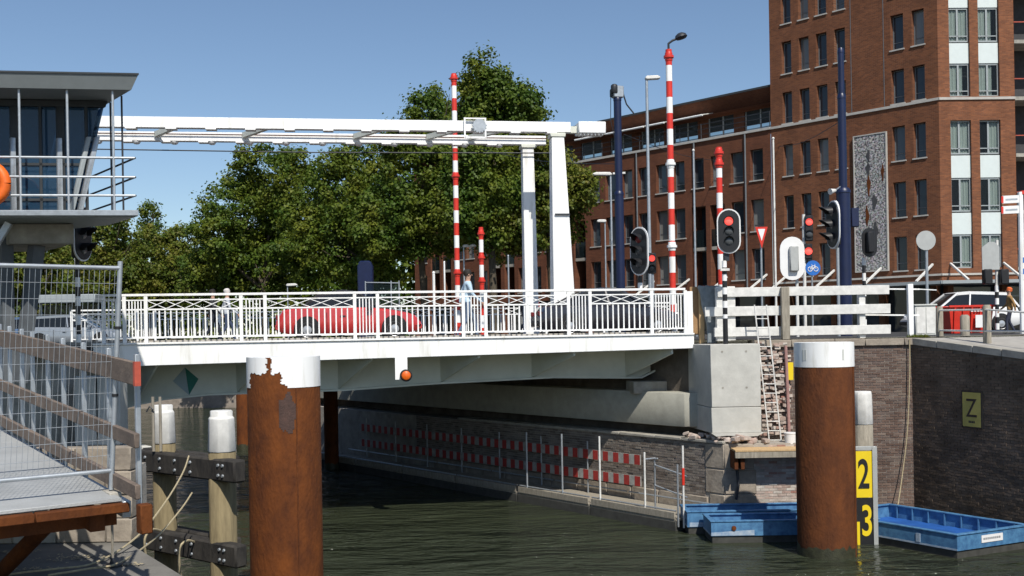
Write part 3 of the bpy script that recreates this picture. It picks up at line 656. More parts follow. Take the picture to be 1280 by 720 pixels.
def window(parent, o, D, N, x0, x1, z0, z1, depth=.28, style='side', sill=True, curtain=False, r=random):
    """window with frame, panes, sill; local X along the facade, local -Y outwards"""
    w, h = x1 - x0, z1 - z0; ang = math.atan2(D.y, D.x); flip = N.dot(Vector((math.sin(ang), -math.cos(ang), 0))) < 0
    key = (round(w, 2), round(h, 2), style, flip, sill)
    if key not in wcache:
        sg = -1 if flip else 1; fm = MB(); t = .055 if style == 'side' else .07
        def bx(a, b, c, d, y0=0, y1=.06): fm.box(a, b, min(y0 * sg, y1 * sg), max(y0 * sg, y1 * sg), c, d)
        bx(0, t, 0, h); bx(w - t, w, 0, h); bx(t, w - t, 0, t); bx(t, w - t, h - t, h)
        if style == 'side': bx(t, w - t, h * .22, h * .22 + .04)
        else:
            bx(w * .42, w * .42 + .09, t, h - t); bx(t, w - t, h * .16, h * .16 + .05)
        fme = fm.mesh('window', M['frame' if style == 'side' else 'framegrey'], smooth=0)
        pm = MB(); pm.box(t * .8, w - t * .8, min(.03 * sg, .045 * sg), max(.03 * sg, .045 * sg), t * .8, h - t * .8); pme = [pm.mesh('pane', M[g_], smooth=0) for g_ in (('glass', 'glass', 'glass2', 'glass3') if style == 'side' else ('netpane',))]
        sm = MB(); sm.box(-.06, w + .06, min(-.34 * sg, -.004 * sg), max(-.34 * sg, -.004 * sg), -.05, .02); sme = sm.mesh('sill', M['sill'], smooth=0)
        wcache[key] = (fme, pme, sme)
    fme, pme, sme = wcache[key]; p = o + D * x0 - N * depth + Z * z0; rot = (0, 0, ang)
    wo_ = link('window', fme, parent, p, rot)
    c = bpy.data.objects.new('pane', random.choice(pme)); COL.objects.link(c); c.parent = wo_
    if sill: c = bpy.data.objects.new('sill', sme); COL.objects.link(c); c.parent = wo_
    if curtain:
        cm = MB(); nseg = 18; f0, f1 = curtain
        sg = 1 if not flip else -1
        for i in range(nseg):
            a, b = w * (f0 + (f1 - f0) * i / nseg), w * (f0 + (f1 - f0) * (i + 1) / nseg)
            q = lambda x: sg * (.1 + .025 * math.sin(x * 40))
            cm.quad((a, q(a), .05), (b, q(b), .05), (b, q(b), h - .05), (a, q(a), h - .05))
        cu = link('curtain', cm.mesh('curtain', M['curtain'])); cu.parent = wo_
    return wo_
rows_side = [(7.65, 9.45), (10.45, 12.32), (13.42, 15.25), (16.42, 18.22), (19.25, 21.1), (22.1, 23.95), (24.9, 26.7)]
rows_front = [(7.66, 9.37), (10.55, 12.26), (13.48, 15.2), (16.42, 18.1), (19.22, 20.95), (22.1, 23.8), (25, 26.7)]
tw = thing('brick_tower', TC + Z * 4.45, 'tall orange brick tower block with stone band and mosaic panel at right', 'building')
SW = fs(968); TH = 29.0
wx = []
for a, b in ((983, 995), (1004.5, 1017), (1026, 1039.5), (1049, 1062.5), (1119.5, 1135.5), (1146, 1161.5)): wx.append((fs(b), fs(a)))
def insideloop(): pass
holes = []
for (a, b) in wx:
    for (z0, z1) in rows_side: holes.append((a, b, z0, z1))
GZ = 7.0
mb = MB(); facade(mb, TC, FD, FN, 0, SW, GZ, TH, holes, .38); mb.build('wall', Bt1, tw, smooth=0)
r = random.Random(3)
for (a, b) in wx:
    for (z0, z1) in rows_side: window(tw, TC, FD, FN, a, b, z0, z1)
RW = (gx(1275, 53) - TC.x); fx = []
for a, b in ((1189.5, 1215.5), (1226.5, 1253)): fx.append((gx(a, 53, 12) - TC.x, gx(b, 53, 12) - TC.x))
holes = [(a, b, rows_front[0][0], rows_front[2][1]) for a, b in fx] + [(a, b, rows_front[3][0], 28) for a, b in fx]
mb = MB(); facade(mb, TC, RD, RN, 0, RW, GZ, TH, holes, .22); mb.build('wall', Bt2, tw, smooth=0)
cur = [(0.05, .95), (.5, .97), (.03, .5), (.1, .9)]
for a, b in fx:
    for i, (z0, z1) in enumerate(rows_front):
        window(tw, TC, RD, RN, a, b, z0, z1, .14, 'front', sill=False, curtain=r.choice([(.03, .97), (.5, .97), (.03, .97), (.03, .7)]))
        if i not in (2,) and i + 1 < len(rows_front):
            zt = rows_front[i + 1][0]; mb = MB(); p = lambda x, z: TC + RD * x - RN * .1 + Z * z
            mb.prism([p(a + .01, z1 + .02), p(b - .01, z1 + .02), p(b - .01, zt - .06), p(a + .01, zt - .06)], -RN * .05); mb.build('spandrel_panel', M['spandrel'], tw, smooth=0)
# dim rooms behind the glazing and solid sides
mb = MB(); P = lambda x, q, z: TC + RD * x - RN * q + Z * z
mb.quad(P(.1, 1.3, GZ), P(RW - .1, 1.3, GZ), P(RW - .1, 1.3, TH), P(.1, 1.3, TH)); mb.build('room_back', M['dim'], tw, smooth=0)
mb = MB(); e0 = TC + RD * RW; mb.quad(e0 + Z * GZ, e0 - RN * 3 + Z * GZ, e0 - RN * 3 + Z * TH, e0 + Z * TH)
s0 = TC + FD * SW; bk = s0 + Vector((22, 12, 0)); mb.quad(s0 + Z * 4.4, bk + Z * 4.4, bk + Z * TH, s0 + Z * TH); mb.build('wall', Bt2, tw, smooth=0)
mb = MB(); mb.prism([TC + Z * TH, TC + RD * RW + Z * TH, TC + RD * 30 + Vector((0, 4, TH)), bk + Z * TH, s0 + Z * TH], (0, 0, .3)); mb.build('roof', M['roofdark'], tw, smooth=0)
# recessed balcony side at the right edge
e1 = e0 - RN * 1.6
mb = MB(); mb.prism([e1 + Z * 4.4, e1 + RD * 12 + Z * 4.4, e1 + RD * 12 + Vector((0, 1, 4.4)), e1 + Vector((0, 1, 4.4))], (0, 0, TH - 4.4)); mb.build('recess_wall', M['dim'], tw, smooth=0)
for zf in (7.5, 10.4, 13.3, 16.2, 19.1, 22):
    mb = MB(); mb.prism([e0 + RD * .02 + Z * zf, e0 + RD * 12 + Z * zf, e0 + RD * 12 - RN * 1.5 + Z * zf, e0 + RD * .02 - RN * 1.5 + Z * zf], (0, 0, .18)); s_ = mb.build('balcony', M['concrete2'], tw, smooth=0)
    mb = MB(); mb.bar(e0 + RD * .02 + RN * -.05 + Z * (zf + 1.1), e0 + RD * 12 - RN * .05 + Z * (zf + 1.1), .05, .05); mb.build('handrail', M['dullred'], s_)
# stone bands
def band(parent, z, x1, h=.13, pr=.07, right=True):
    mb = MB(); mb.prism([TC + FN * .0 + Z * z, TC + FD * x1 + Z * z, TC + FD * x1 + FN * pr + Z * z, TC + FN * pr - FD * .03 + Z * z], (0, 0, h)); mb.build('stone_band', M['sill'], parent, smooth=0)
    if right:
        mb = MB(); mb.prism([TC + RN * .003 + Z * z, TC + RN * pr + Z * z, TC + RD * RW + RN * pr + Z * z, TC + RD * RW + RN * .003 + Z * z], (0, 0, h)); mb.build('stone_band', M['sill'], parent, smooth=0)
band(tw, 16.24, SW); band(tw, 7.3, SW, .1)
for px in (1070, 1111):                                             # expansion joints in the brick
    s = fs(px); mb = MB(); mb.prism([TC + FD * s + FN * .004 + Z * 16.4, TC + FD * (s + .035) + FN * .004 + Z * 16.4, TC + FD * (s + .035) + FN * .01 + Z * 16.4, TC + FD * s + FN * .01 + Z * 16.4], (0, 0, TH - 16.5)); mb.build('expansion_joint', M['frame'], tw, smooth=0)
# mosaic panel
def mosaic():
    m, nt, b = base_mat('mosaic'); L = nt.links.new
    tc = nn(nt, 'ShaderNodeTexCoord'); mp = nn(nt, 'ShaderNodeMapping'); mp.inputs['Scale'].default_value = (11, 11, 11); L(tc.outputs['Object'], mp.inputs[0])
    vo = nn(nt, 'ShaderNodeTexVoronoi'); vo.inputs['Scale'].default_value = 1.3; L(mp.outputs[0], vo.inputs[0])
    ns = nn(nt, 'ShaderNodeTexNoise'); ns.inputs['Scale'].default_value = 1.1; ns.inputs['Detail'].default_value = 5; L(mp.outputs[0], ns.inputs['Vector'])
    rp = nn(nt, 'ShaderNodeValToRGB'); cr = rp.color_ramp; cr.elements[0].position = .36; cr.elements[0].color = (.035, .03, .032, 1); cr.elements[1].position = .62; cr.elements[1].color = (.40, .35, .33, 1)
    e = cr.elements.new(.48); e.color = (.18, .15, .145, 1); L(ns.outputs[0], rp.inputs[0])
    mx = nn(nt, 'ShaderNodeMix'); mx.data_type = 'RGBA'; mx.blend_type = 'MULTIPLY'; mx.inputs[0].default_value = .6
    L(rp.outputs[0], mx.inputs[6]); L(vo.outputs['Color'], mx.inputs[7])
    hs = nn(nt, 'ShaderNodeHueSaturation'); hs.inputs['Saturation'].default_value = .3; hs.inputs['Value'].default_value = 1.6; L(mx.outputs[2], hs.inputs['Color']); L(hs.outputs[0], b.inputs['Base Color'])
    b.inputs['Roughness'].default_value = .6
    return m
ps0, ps1 = fs(1112), fs(1073); zc0, zc1 = 7.75, 15.0
P = lambda x, z, q: TC + FD * x + FN * q + Z * z
mb = MB(); mb.prism([P(ps0, zc0, .01), P(ps1, zc0, .01), P(ps1, zc1, .01), P(ps0, zc1, .01)], FN * .1); mp_ = mb.build('mosaic_panel', mosaic(), tw, smooth=0)
mb = MB()
for a, b, c, d in ((ps0 - .06, ps0, zc0 - .06, zc1 + .06), (ps1, ps1 + .06, zc0 - .06, zc1 + .06), (ps0, ps1, zc1, zc1 + .06), (ps0, ps1, zc0 - .06, zc0)): mb.prism([P(a, c, .01), P(b, c, .01), P(b, d, .01), P(a, d, .01)], FN * .13)
mb.build('panel_frame', M['sill'], mp_, smooth=0)
for (f, zz, w_, h_, m_) in ((.55, 13.9, .1, .3, 'black'), (.56, 13.2, .12, .3, 'black'), (.55, 12.3, .1, .5, 'red'), (.38, 11.4, .14, .35, 'black'), (.62, 10.7, .1, .5, 'red'), (.36, 9.9, .15, .4, 'black'), (.1, 12.9, .08, .4, 'red')):
    cx_ = ps0 + (ps1 - ps0) * f; pl_ = [P(cx_ + w_ * math.cos(t) * (1 + .35 * math.sin(3 * t + zz)), zz + h_ * math.sin(t) * (1 + .25 * math.cos(4 * t)), .112) for t in np.linspace(0, 2 * math.pi, 14, endpoint=False)]
    mb = MB(); mb.prism(pl_, FN * .012); mb.build('mosaic_figure', M['dim' if m_ == 'black' else 'rust'], mp_, smooth=0)
# ------------------------------------------------------------------ the long lower block
lb = thing('brick_terrace', TC + FD * 22 + Z * 4.45, 'long brown brick terrace with set back top storey behind the trees', 'building')
LE = fs(520); LT = 18.75; LC = 16.35
cols = []; s = 10.35
i = 0
while s < LE - 1.2:
    cols.append((s, s + .86)); s += 1.36 if i % 2 == 0 else 1.44; i += 1
logg = [j for j, (a, b) in enumerate(cols) if any(abs((a + b) / 2 - fs(p)) < .72 for p in (864, 889.5, 735, 720, 640, 622, 560, 545))]
holes = []
for j, (a, b) in enumerate(cols):
    holes.append((a, b) + rows_side[2])
    if j in logg: holes.append((a - .1, b + .1, 7.45, 12.3, 1.1))
    else: holes.append((a, b) + rows_side[1]); holes.append((a, b) + rows_side[0])
mb = MB(); facade(mb, TC, FD, FN, SW + .02, LE, GZ, LC, holes, .4); mb.build('wall', Bl, lb, smooth=0)
for j, (a, b) in enumerate(cols):
    window(lb, TC, FD, FN, a, b, *rows_side[2])
    if j in logg:
        mb = MB(); mb.prism([P(a - .1, 7.45, -1.08), P(b + .1, 7.45, -1.08), P(b + .1, 12.3, -1.08), P(a - .1, 12.3, -1.08)], -FN * .05); lg = mb.build('loggia_glazing', M['glass'], lb, smooth=0)
        mb = MB(); mb.prism([P(a - .09, 9.6, -.1), P(b + .09, 9.6, -.1), P(b + .09, 9.6, -1.05), P(a - .09, 9.6, -1.05)], (0, 0, .2)); fl = mb.build('loggia_floor', M['concrete2'], lb, smooth=0)
        mb = MB(); mb.prism([P(a - .08, 9.82, -.12), P(b + .08, 9.82, -.12), P(b + .08, 10.85, -.12), P(a - .08, 10.85, -.12)], -FN * .02); mb.build('glass_balustrade', M['clear'], fl, smooth=0)
    else:
        window(lb, TC, FD, FN, a, b, *rows_side[1]); window(lb, TC, FD, FN, a, b, *rows_side[0])
# set back top storey: glazing, brick band, awnings, terrace rail
mb = MB(); mb.prism([P(SW + .02, LC - .1, .1), P(LE, LC - .1, .1), P(LE, LC - .1, -1.2), P(SW + .02, LC - .1, -1.2)], (0, 0, .14)); mb.build('cornice', M['sill'], lb, smooth=0)
holes = []; s = SW + .6; top = []
while s < LE - 2.4: top.append((s, s + 1.9)); s += 2.65
mb = MB(); facade(mb, TC - FN * 1.1, FD, FN, SW + .02, LE, LC + .04, LT, [(a, b, LC + .1, LC + 1.75) for a, b in top], .2); mb.build('wall', Bl, lb, smooth=0)
for a, b in top: window(lb, TC - FN * 1.1, FD, FN, a, b, LC + .1, LC + 1.75, .12, 'front2', sill=False)
mb = MB(); mb.prism([P(SW + .02, LT - .95, -1.08), P(LE, LT - .95, -1.08), P(LE, LT, -.15), P(SW + .02, LT, -.15)], FN * -.02)
mb.quad(P(SW + .02, LT - .85, -1.09), P(LE, LT - .85, -1.09), P(LE, LT - .85, -.32), P(SW + .02, LT - .85, -.32))
mb.build('eaves', Bl, lb, smooth=0)
mb = MB(); mb.prism([P(SW + .02, LT + .002, -.1), P(LE, LT + .002, -.1), P(LE, LT + .002, -9), P(SW + .02, LT + .002, -9)], (0, 0, .12)); mb.build('roof', M['roofdark'], lb, smooth=0)
mb = MB(); mb.quad(P(LE, 4.4, 0), P(LE, 4.4, -9), P(LE, LT, -9), P(LE, LT, 0)); mb.build('wall', Bl, lb, smooth=0)
for pa, pb in ((886, 843), (838, 815), (812, 765), (760, 726)):
    a, b = fs(pa), fs(pb); mb = MB(); mb.prism([P(a, LC + 1.72, -1.05), P(b, LC + 1.72, -1.05), P(b, LC + 1.45, .25), P(a, LC + 1.45, .25)], (0, 0, .05)); aw = mb.build('awning', M['offwhite'], lb, smooth=0)
    mb = MB(); mb.tube([P(a, LC + 1.44, .27), P(b, LC + 1.44, .27)], .06, 8); mb.build('awning_rail', M['white'], aw)
rl = MB()
for zz in (.35, .65, .95): rl.bar(P(SW + .1, LC + zz, -.05), P(LE, LC + zz, -.05), .03, .03)
s = SW + .1
rlo = rl.build('terrace_rail', M['darksteel'], lb, smooth=0)
pm = MB(); pm.box(-.02, .02, -.02, .02, 0, .95); pme = pm.mesh('rail_post', M['darksteel'])
while s < LE: 
    c = bpy.data.objects.new('rail_post', pme); COL.objects.link(c); c.parent = rlo; c.location = P(s, LC + .04, -.05) - rootloc(rlo); s += 1.6
for px in (936, 872, 800):
    s = fs(px) ; mb = MB(); mb.tube([P(s, GZ, .07), P(s, LC - .12, .07)], .05, 8); mb.build('drainpipe', M['frame'], lb)
# ground floors: dark shop front, piers, canopy with tie rods
for par, a, b, D, N in ((tw, 0.0, SW, FD, FN), (tw, 0.0, RW + 8, RD, RN), (lb, SW, LE, FD, FN)):
    Pq = lambda x, z, q: TC + D * x + N * q + Z * z
    mb = MB(); mb.quad(Pq(a, 4.4, -.6), Pq(b, 4.4, -.6), Pq(b, GZ, -.6), Pq(a, GZ, -.6)); mb.build('shop_front', M['glass'], par, smooth=0)
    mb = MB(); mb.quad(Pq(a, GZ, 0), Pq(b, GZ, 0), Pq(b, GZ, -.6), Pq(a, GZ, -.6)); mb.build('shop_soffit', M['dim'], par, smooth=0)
    s = a + .3
    while s < b:
        mb = MB(); mb.prism([Pq(s, 4.4, 0), Pq(s + .3, 4.4, 0), Pq(s + .3, 4.4, -.5), Pq(s, 4.4, -.5)], (0, 0, GZ - 4.4)); mb.build('pier', Bl if par is lb else Bt1, par, smooth=0); s += 2.8
for par, a, b, D, N, pxs_ in ((tw, 0.05, SW, FD, FN, (1177, 1099)), (tw, 0.05, RW + 8, RD, RN, (1187, 1268)), (lb, SW + .02, fs(780), FD, FN, (1040, 975, 923, 873, 830))):
    Pq = lambda x, z, q: TC + D * x + N * q + Z * z
    mb = MB(); mb.prism([Pq(a, 6.8, .02), Pq(b, 6.8, .02), Pq(b, 6.8, 2.05), Pq(a - (1.0 if a < 1 else 0), 6.8, 2.05)], (0, 0, .16)); cn = mb.build('canopy', M['framegrey'], par, smooth=0)
    s = a + .4
    while s < b:
        mb = MB(); mb.bar(Pq(s, 7.9, .02), Pq(s, 6.97, 1.95), .09, .09); mb.build('tie_rod', M['offwhite'], cn); s += 2.75
# ------------------------------------------------------------------ trees
leafA = leaf_mat('leaves_green', [(0.055, 0.092, 0.010), (0.082, 0.128, 0.014), (0.108, 0.158, 0.016), (0.095, 0.14, 0.015), (0.145, 0.185, 0.024)])
leafB = leaf_mat('leaves_yellowish', [(0.068, 0.10, 0.012), (0.105, 0.145, 0.016), (0.14, 0.175, 0.02), (0.13, 0.13, 0.024), (0.17, 0.195, 0.03)])
def tree(px, d, ybase_z, crown, label, mat_=leafA, n=16000, leaf=.2, seed=1, lean=0):
    """crown: list of lobes (px, py, rx_px, ry_px) at about distance d"""
    g = np.random.default_rng(seed); rr = random.Random(seed)
    base = Vector((gx(px, d, 8), d, ybase_z)); t = thing('broadleaf_tree', base, label, 'tree', 'leafy trees behind the bridge')
    sc = d / F; lobes = []
    for (lx, ly, rx, ry) in crown:
        c = at(lx, ly, d + rr.uniform(-1.2, 1.2)); lobes.append((c, rx * sc, min(rx, ry) * sc * 1.0, ry * sc))
    main = list(lobes)                                              # smaller bunches round each limb end give the uneven outline
    for (c, a_, b_, c_) in main:
        for _ in range(9):
            q = g.normal(size=3); q /= np.linalg.norm(q); k_ = g.uniform(.28, .5)
            lobes.append((c + Vector((q[0] * a_, q[1] * b_, q[2] * c_)) * g.uniform(.7, .98), a_ * k_, b_ * k_, c_ * k_))
    # clumps inside the lobes
    vol = np.array([l[1] * l[3] for l in lobes]); vol /= vol.sum(); V = []
    nc = max(60, n // 110); cl = []; cq = []
    for i in range(nc):
        l = lobes[g.choice(len(lobes), p=vol)]; q = g.normal(size=3); q /= np.linalg.norm(q); rad = g.uniform(.2, 1) ** .4; cq.append(q)
        cl.append((l[0].x + q[0] * l[1] * rad, l[0].y + q[1] * l[2] * rad, l[0].z + q[2] * l[3] * rad))
    cl = np.array(cl); per = n // nc; N_ = nc * per
    cs = g.uniform(.28, .62, size=nc)
    cen = np.repeat(cl, per, 0) + g.normal(size=(N_, 3)) * np.repeat(cs, per)[:, None] * np.array([.6, .6, .42])
    off = cen - np.repeat(cl, per, 0); off /= np.linalg.norm(off, axis=1)[:, None] + 1e-6
    nr = g.normal(size=(N_, 3)) * .55 + off * .7 + np.repeat(np.array(cq), per, 0) * .35 + np.array([0, 0, .45]); nr /= np.linalg.norm(nr, axis=1)[:, None]
    a = g.normal(size=(N_, 3)); a -= nr * (a * nr).sum(1)[:, None]; a /= np.linalg.norm(a, axis=1)[:, None]; b = np.cross(nr, a)
    s_ = g.uniform(.55, 1.2, size=(N_, 1)) * leaf
    # folded leaf: two triangles hinged at the midrib
    v0 = cen - a * s_ * .5; v1 = cen + b * s_ * .42 - nr * s_ * .1; v2 = cen + a * s_ * .55; v3 = cen - b * s_ * .42 - nr * s_ * .1
    co = np.stack([v0, v1, v2, v3], 1).reshape(-1, 3) - np.array(base)
    me = bpy.data.meshes.new('crown'); me.vertices.add(N_ * 4); me.vertices.foreach_set('co', co.ravel().astype(np.float32))
    idx = (np.arange(N_)[:, None] * 4 + np.array([0, 1, 2, 0, 2, 3])[None]).ravel()
    me.loops.add(N_ * 6); me.loops.foreach_set('vertex_index', idx.astype(np.int32))
    me.polygons.add(N_ * 2); me.polygons.foreach_set('loop_start', (np.arange(N_ * 2) * 3).astype(np.int32))
    me.materials.append(mat_); me.update(calc_edges=True); me.validate()
    o = link('crown', me); o.parent = t; o.location = (0, 0, 0)
    # trunk and limbs
    cc = sum((l[0] for l in main), Vector()) / len(main); low = min(l[0].z - l[3] for l in lobes)
    fork = Vector((base.x * .7 + cc.x * .3, base.y, max(base.z + 2.2, low + .6)))
    mb = MB(); mb.tube([base - Z * .1, base * .6 + fork * .4 + Vector((.08, 0, 0)), fork], [.3, .22, .17], 9); mb.build('trunk', M['bark'], t)
    for l in main:
        m_ = fork * .5 + l[0] * .5 + Vector((rr.uniform(-.4, .4), rr.uniform(-.3, .3), -.3))
        mb = MB(); mb.tube([fork, m_, l[0]], [.14, .09, .03], 7)
        for _ in range(4):
            e = l[0] + Vector((rr.uniform(-1, 1) * l[1], rr.uniform(-1, 1) * l[2], rr.uniform(-.2, .9) * l[3])) * .8
            mb.tube([m_ * .4 + l[0] * .6, (m_ + e) / 2 * .4 + e * .6, e], [.06, .04, .012], 5)
        mb.build('limb', M['bark'], t)
    return t
T = [
 (30, 62, [(10, 350, 60, 45), (60, 345, 50, 40), (30, 300, 40, 30), (70, 375, 45, 25)], 'yellowish tree seen under the control house between its legs', leafB, 11000),
 (120, 70, [(110, 330, 45, 45), (140, 305, 35, 35), (100, 370, 50, 25), (150, 350, 40, 40)], 'low yellow green tree just right of the control house', leafB, 11000),
 (186, 82, [(186, 285, 12, 34), (186, 330, 16, 40), (180, 360, 20, 25)], 'slim tree with narrow pointed top left of the large trees', leafA, 5000),
 (215, 72, [(205, 330, 45, 50), (230, 300, 28, 33), (190, 360, 50, 30), (240, 350, 45, 40)], 'medium tree next to the slim pointed one', leafB, 12000),
 (330, 66, [(300, 270, 55, 50), (345, 225, 55, 42), (270, 310, 42, 50), (320, 330, 65, 45), (380, 250, 40, 60)], 'broad rounded tree, leftmost of the tall crowns behind the beams', leafA, 26000),
 (440, 62, [(425, 240, 50, 55), (455, 215, 40, 34), (400, 300, 55, 55), (450, 310, 60, 50), (480, 260, 40, 60)], 'wide dark green tree in the middle behind the red car', leafA, 26000),
 (530, 60, [(540, 150, 32, 40), (530, 215, 50, 50), (500, 270, 45, 50), (545, 280, 45, 45), (470, 290, 30, 30)], 'tree whose flat topped crown rises beside the tall striped pole', leafA, 24000),
 (615, 57, [(612, 110, 30, 34), (640, 135, 36, 34), (610, 160, 50, 40), (600, 215, 50, 45), (590, 260, 45, 40)], 'tallest tree, its pointed crown above the balance beams', leafA, 26000),
 (690, 59, [(700, 235, 40, 38), (670, 210, 40, 40), (720, 240, 22, 30), (655, 270, 45, 40), (625, 290, 40, 35), (700, 280, 22, 22)], 'rounded tree behind the two white columns', leafB, 20000),
]
for i, (px, d, cr, lab, m_, n) in enumerate(T): tree(px, d, 4.45, cr, lab, m_, int(n * 2.3), seed=20 + i)
# far green mass closing the street at the left
mb = MB(); g = np.random.default_rng(5)
for i in range(26000):
    c = Vector((g.uniform(-75, 2), g.uniform(84, 90), 0)); c.z = 4.5 + g.uniform(0, 1) ** .8 * (7.5 + 1.2 * math.sin(c.x * .5) + .8 * math.sin(c.x * 1.3))
    a = Vector(g.normal(size=3)).normalized() * .45; b_ = Vector(g.normal(size=3)).normalized() * .4
    mb.add([c - a, c + b_, c + a], [(0, 1, 2)])
mb.build('far_shrubbery', leafA, loc=(-36, 87, 4.5), label='far dark green belt of shrubs under the trees behind the bridge', cat='shrubs', kind='stuff', smooth=0)
# ------------------------------------------------------------------ poles, lamps, signals, signs
def zpx(px, py, d): return at(px, py, d).z
def striped_pole(name, px, ytop, d, zb, rad, step, label, cat, cols=('red', 'white'), cuffs=(), n0=0, cap=True):
    p0 = Vector((gx(px, d, zb), d, zb)); zt = zpx(px, ytop, d); t = thing(name, p0, label, cat)
    z = zt; i = n0
    while z > zb + .01:
        zl = max(zb, z - step); mb = MB(); c = cols[i % 2]
        mb.tube([p0 + Z * (zl - zb), p0 + Z * (z - zb)], rad, 12); mb.build(c + '_band', M[c], t); z = zl; i += 1
    for (yy, c) in cuffs:
        zz = zpx(px, yy, d); mb = MB(); mb.lathe([(rad * 1.1, -.13), (rad * 1.2, -.1), (rad * 1.2, .1), (rad * 1.1, .13)], p0 + Z * (zz - zb), 12)
        mb.lathe([(rad * 1.6, -.035), (rad * 1.6, .035)], p0 + Z * (zz - zb), 12); mb.build('collar', M[c], t)
    return t, p0, zt
t, p0, zt = striped_pole('striped_lamp_post', 842, 62, 31.0, 4.5, .095, .475, 'tall red and white striped pole with dark lamp on top', 'lamp post', cuffs=((71, 'red'), (205, 'white'), (308, 'white')))
mb = MB(); tp = Vector((p0.x, p0.y, zt)); mb.tube([tp, tp + Vector((.0, 0, .18)), tp + Vector((.12, 0, .27)), tp + Vector((.3, 0, .34))], .035, 8); mb.build('lamp_arm', M['darksteel'], t)
mb = MB(); mb.lathe([(.02, -.06), (.15, -.04), (.19, .0), (.16, .08), (.08, .13), (.01, .14)], tp + Vector((.38, 0, .36)), 16, (-.25, 0, 1)); mb.build('lamp_head', M['darksteel'], t)
striped_pole('striped_pole', 573, 92, 38.0, 4.5, .095, .455, 'tall red and white striped pole rising behind the balance beams', 'striped pole', cuffs=((98, 'red'), (220, 'red'), (341, 'red')))
striped_pole('striped_pole', 603.5, 284, 38.0, 4.5, .085, .46, 'short red and white striped pole with three red collars', 'striped pole', cuffs=((292, 'red'), (322, 'red'), (351, 'red')))
striped_pole('striped_pole', 902.5, 184, 32.0, 4.45, .095, .47, 'red and white striped pole standing behind the lit red signal', 'striped pole', cuffs=((191, 'red'), (205, 'red')))

def lamp_post(px, ytop, d, rad, arm, label, zb=4.45, head=.55, col='steel'):
    p0 = Vector((gx(px, d, 6), d, zb)); zt = zpx(px, ytop, d); t = thing('street_lamp', p0, label, 'street lamp')
    tp = Vector((p0.x, d, zt)); mb = MB(); mb.tube([p0, p0 * .5 + tp * .5, tp], [rad * 1.25, rad, rad * .8], 10); mb.build('pole', M[col], t)
    mb = MB(); s = 1 if arm > 0 else -1; h = head
    prof = [(.0, -.05), (h * .15, -.09), (h * .9, -.07), (h, 0), (h * .8, .07), (h * .1, .06)]
    mb.prism([tp + Vector((s * (x - .08), -.11, z)) for x, z in prof], (0, .22, 0)); mb.build('lamp_head', M['offwhite'], t, bevel=.03)
    return t
lamp_post(813, 97, 40, .065, 1, 'tall pale street lamp left of the tall striped lamp post', head=.62)
lamp_post(716 + 42, 276, 52, .04, -1, 'low street lamp with small sign in front of the terrace', head=.5)
lamp_post(581, 307, 56, .05, 1, 'thin street lamp between the two striped poles behind the bridge', head=.8)
lamp_post(360, 356, 58, .04, 1, 'small distant street lamp just above the railing over the red car', head=.65)
t = lamp_post(766, 217, 46, .05, -1, 'grey double armed street lamp beside the left navy mast', head=.9)
tp = at(766, 217, 46); mb = MB(); mb.bar(tp, tp + Vector((.55, 0, .02)), .14, .08); mb.build('lamp_head', M['offwhite'], t)
def thin_pole(px, ytop, d, rad, label, m_='steel'):
    p0 = Vector((gx(px, d, 6), d, 4.45)); zt = zpx(px, ytop, d); t = thing('thin_mast', p0, label, 'mast'); mb = MB(); mb.tube([p0, Vector((p0.x, d, zt))], [rad, rad * .75], 10); mb.build('shaft', M[m_], t)
    mb = MB(); mb.lathe([(rad, 0), (rad * 1.3, .03), (rad * .6, .1)], (p0.x, d, zt), 10); mb.build('cap', M['offwhite'], t)
    return t
thin_pole(870, 189, 45, .05, 'thin pale mast between the tall striped pole and the red signal'); thin_pole(970, 174, 48, .055, 'thin pale mast at the joint of terrace and tower', 'offwhite')
# navy catenary masts
def navy_mast(px, d, segs, label):
    p0 = Vector((gx(px, d, 6), d, 4.45)); t = thing('navy_mast', p0, label, 'mast'); zb = 4.45
    for i, (yt, wpx) in enumerate(segs):
        zt = zpx(px, yt, d); rr = wpx / 2 * d / F; mb = MB(); mb.tube([Vector((p0.x, d, zb)), Vector((p0.x, d, zt))], rr, 14); mb.build('shaft', M['navy'], t)
        mb = MB(); mb.lathe([(rr * 1.08, -.06), (rr * 1.08, .02), (rr * .8, .1)], (p0.x, d, zt), 14); mb.build('shaft_collar', M['navy'], t); zb = zt
    return t, p0, zb
t, p0, zt = navy_mast(776, 40, ((242, 11.5), (124, 9.5)), 'dark navy mast with equipment on top, left of the pale street lamp')
tp = Vector((p0.x, 40, zt)); mb = MB(); mb.box(-.2, .22, -.15, .15, .05, .5, .3, tp); mb.build('equipment_box', M['steel'], t, bevel=.03)
mb = MB(); mb.lathe([(.14, 0), (.14, .3), (.08, .36)], tp + Vector((-.12, -.1, .2)), 10); mb.box(-.28, -.18, -.1, .1, .1, .38, 0, tp); mb.build('insulator', M['darksteel'], t, bevel=.02)
mb = MB(); mb.tube([tp + Vector((.2, 0, .3)), tp + Vector((.35, 0, -.2)), tp + Vector((.62, 0, -.55))], .03, 6); mb.tube([tp + Vector((-.25, 0, .2)), tp + Vector((-.27, 0, -.8)), tp + Vector((-.15, 0, -1.4))], .015, 6); mb.build('cable', M['darksteel'], t)
tN, pN, zN = navy_mast(1056, 33, ((239, 17), (121, 10), (64, 7.5)), 'tall stepped navy mast in front of the mosaic panel')
mb = MB(); c = at(1044, 238, 32.7); mb.lathe([(.05, 0), (.09, .2), (.1, .22)], c, 12, (-.8, -.4, -.2)); mb.build('camera_horn', M['offwhite'], tN)
mb = MB(); mb.bar(c, at(1052, 232, 33), .03, .03); mb.build('camera_bracket', M['steel'], tN)
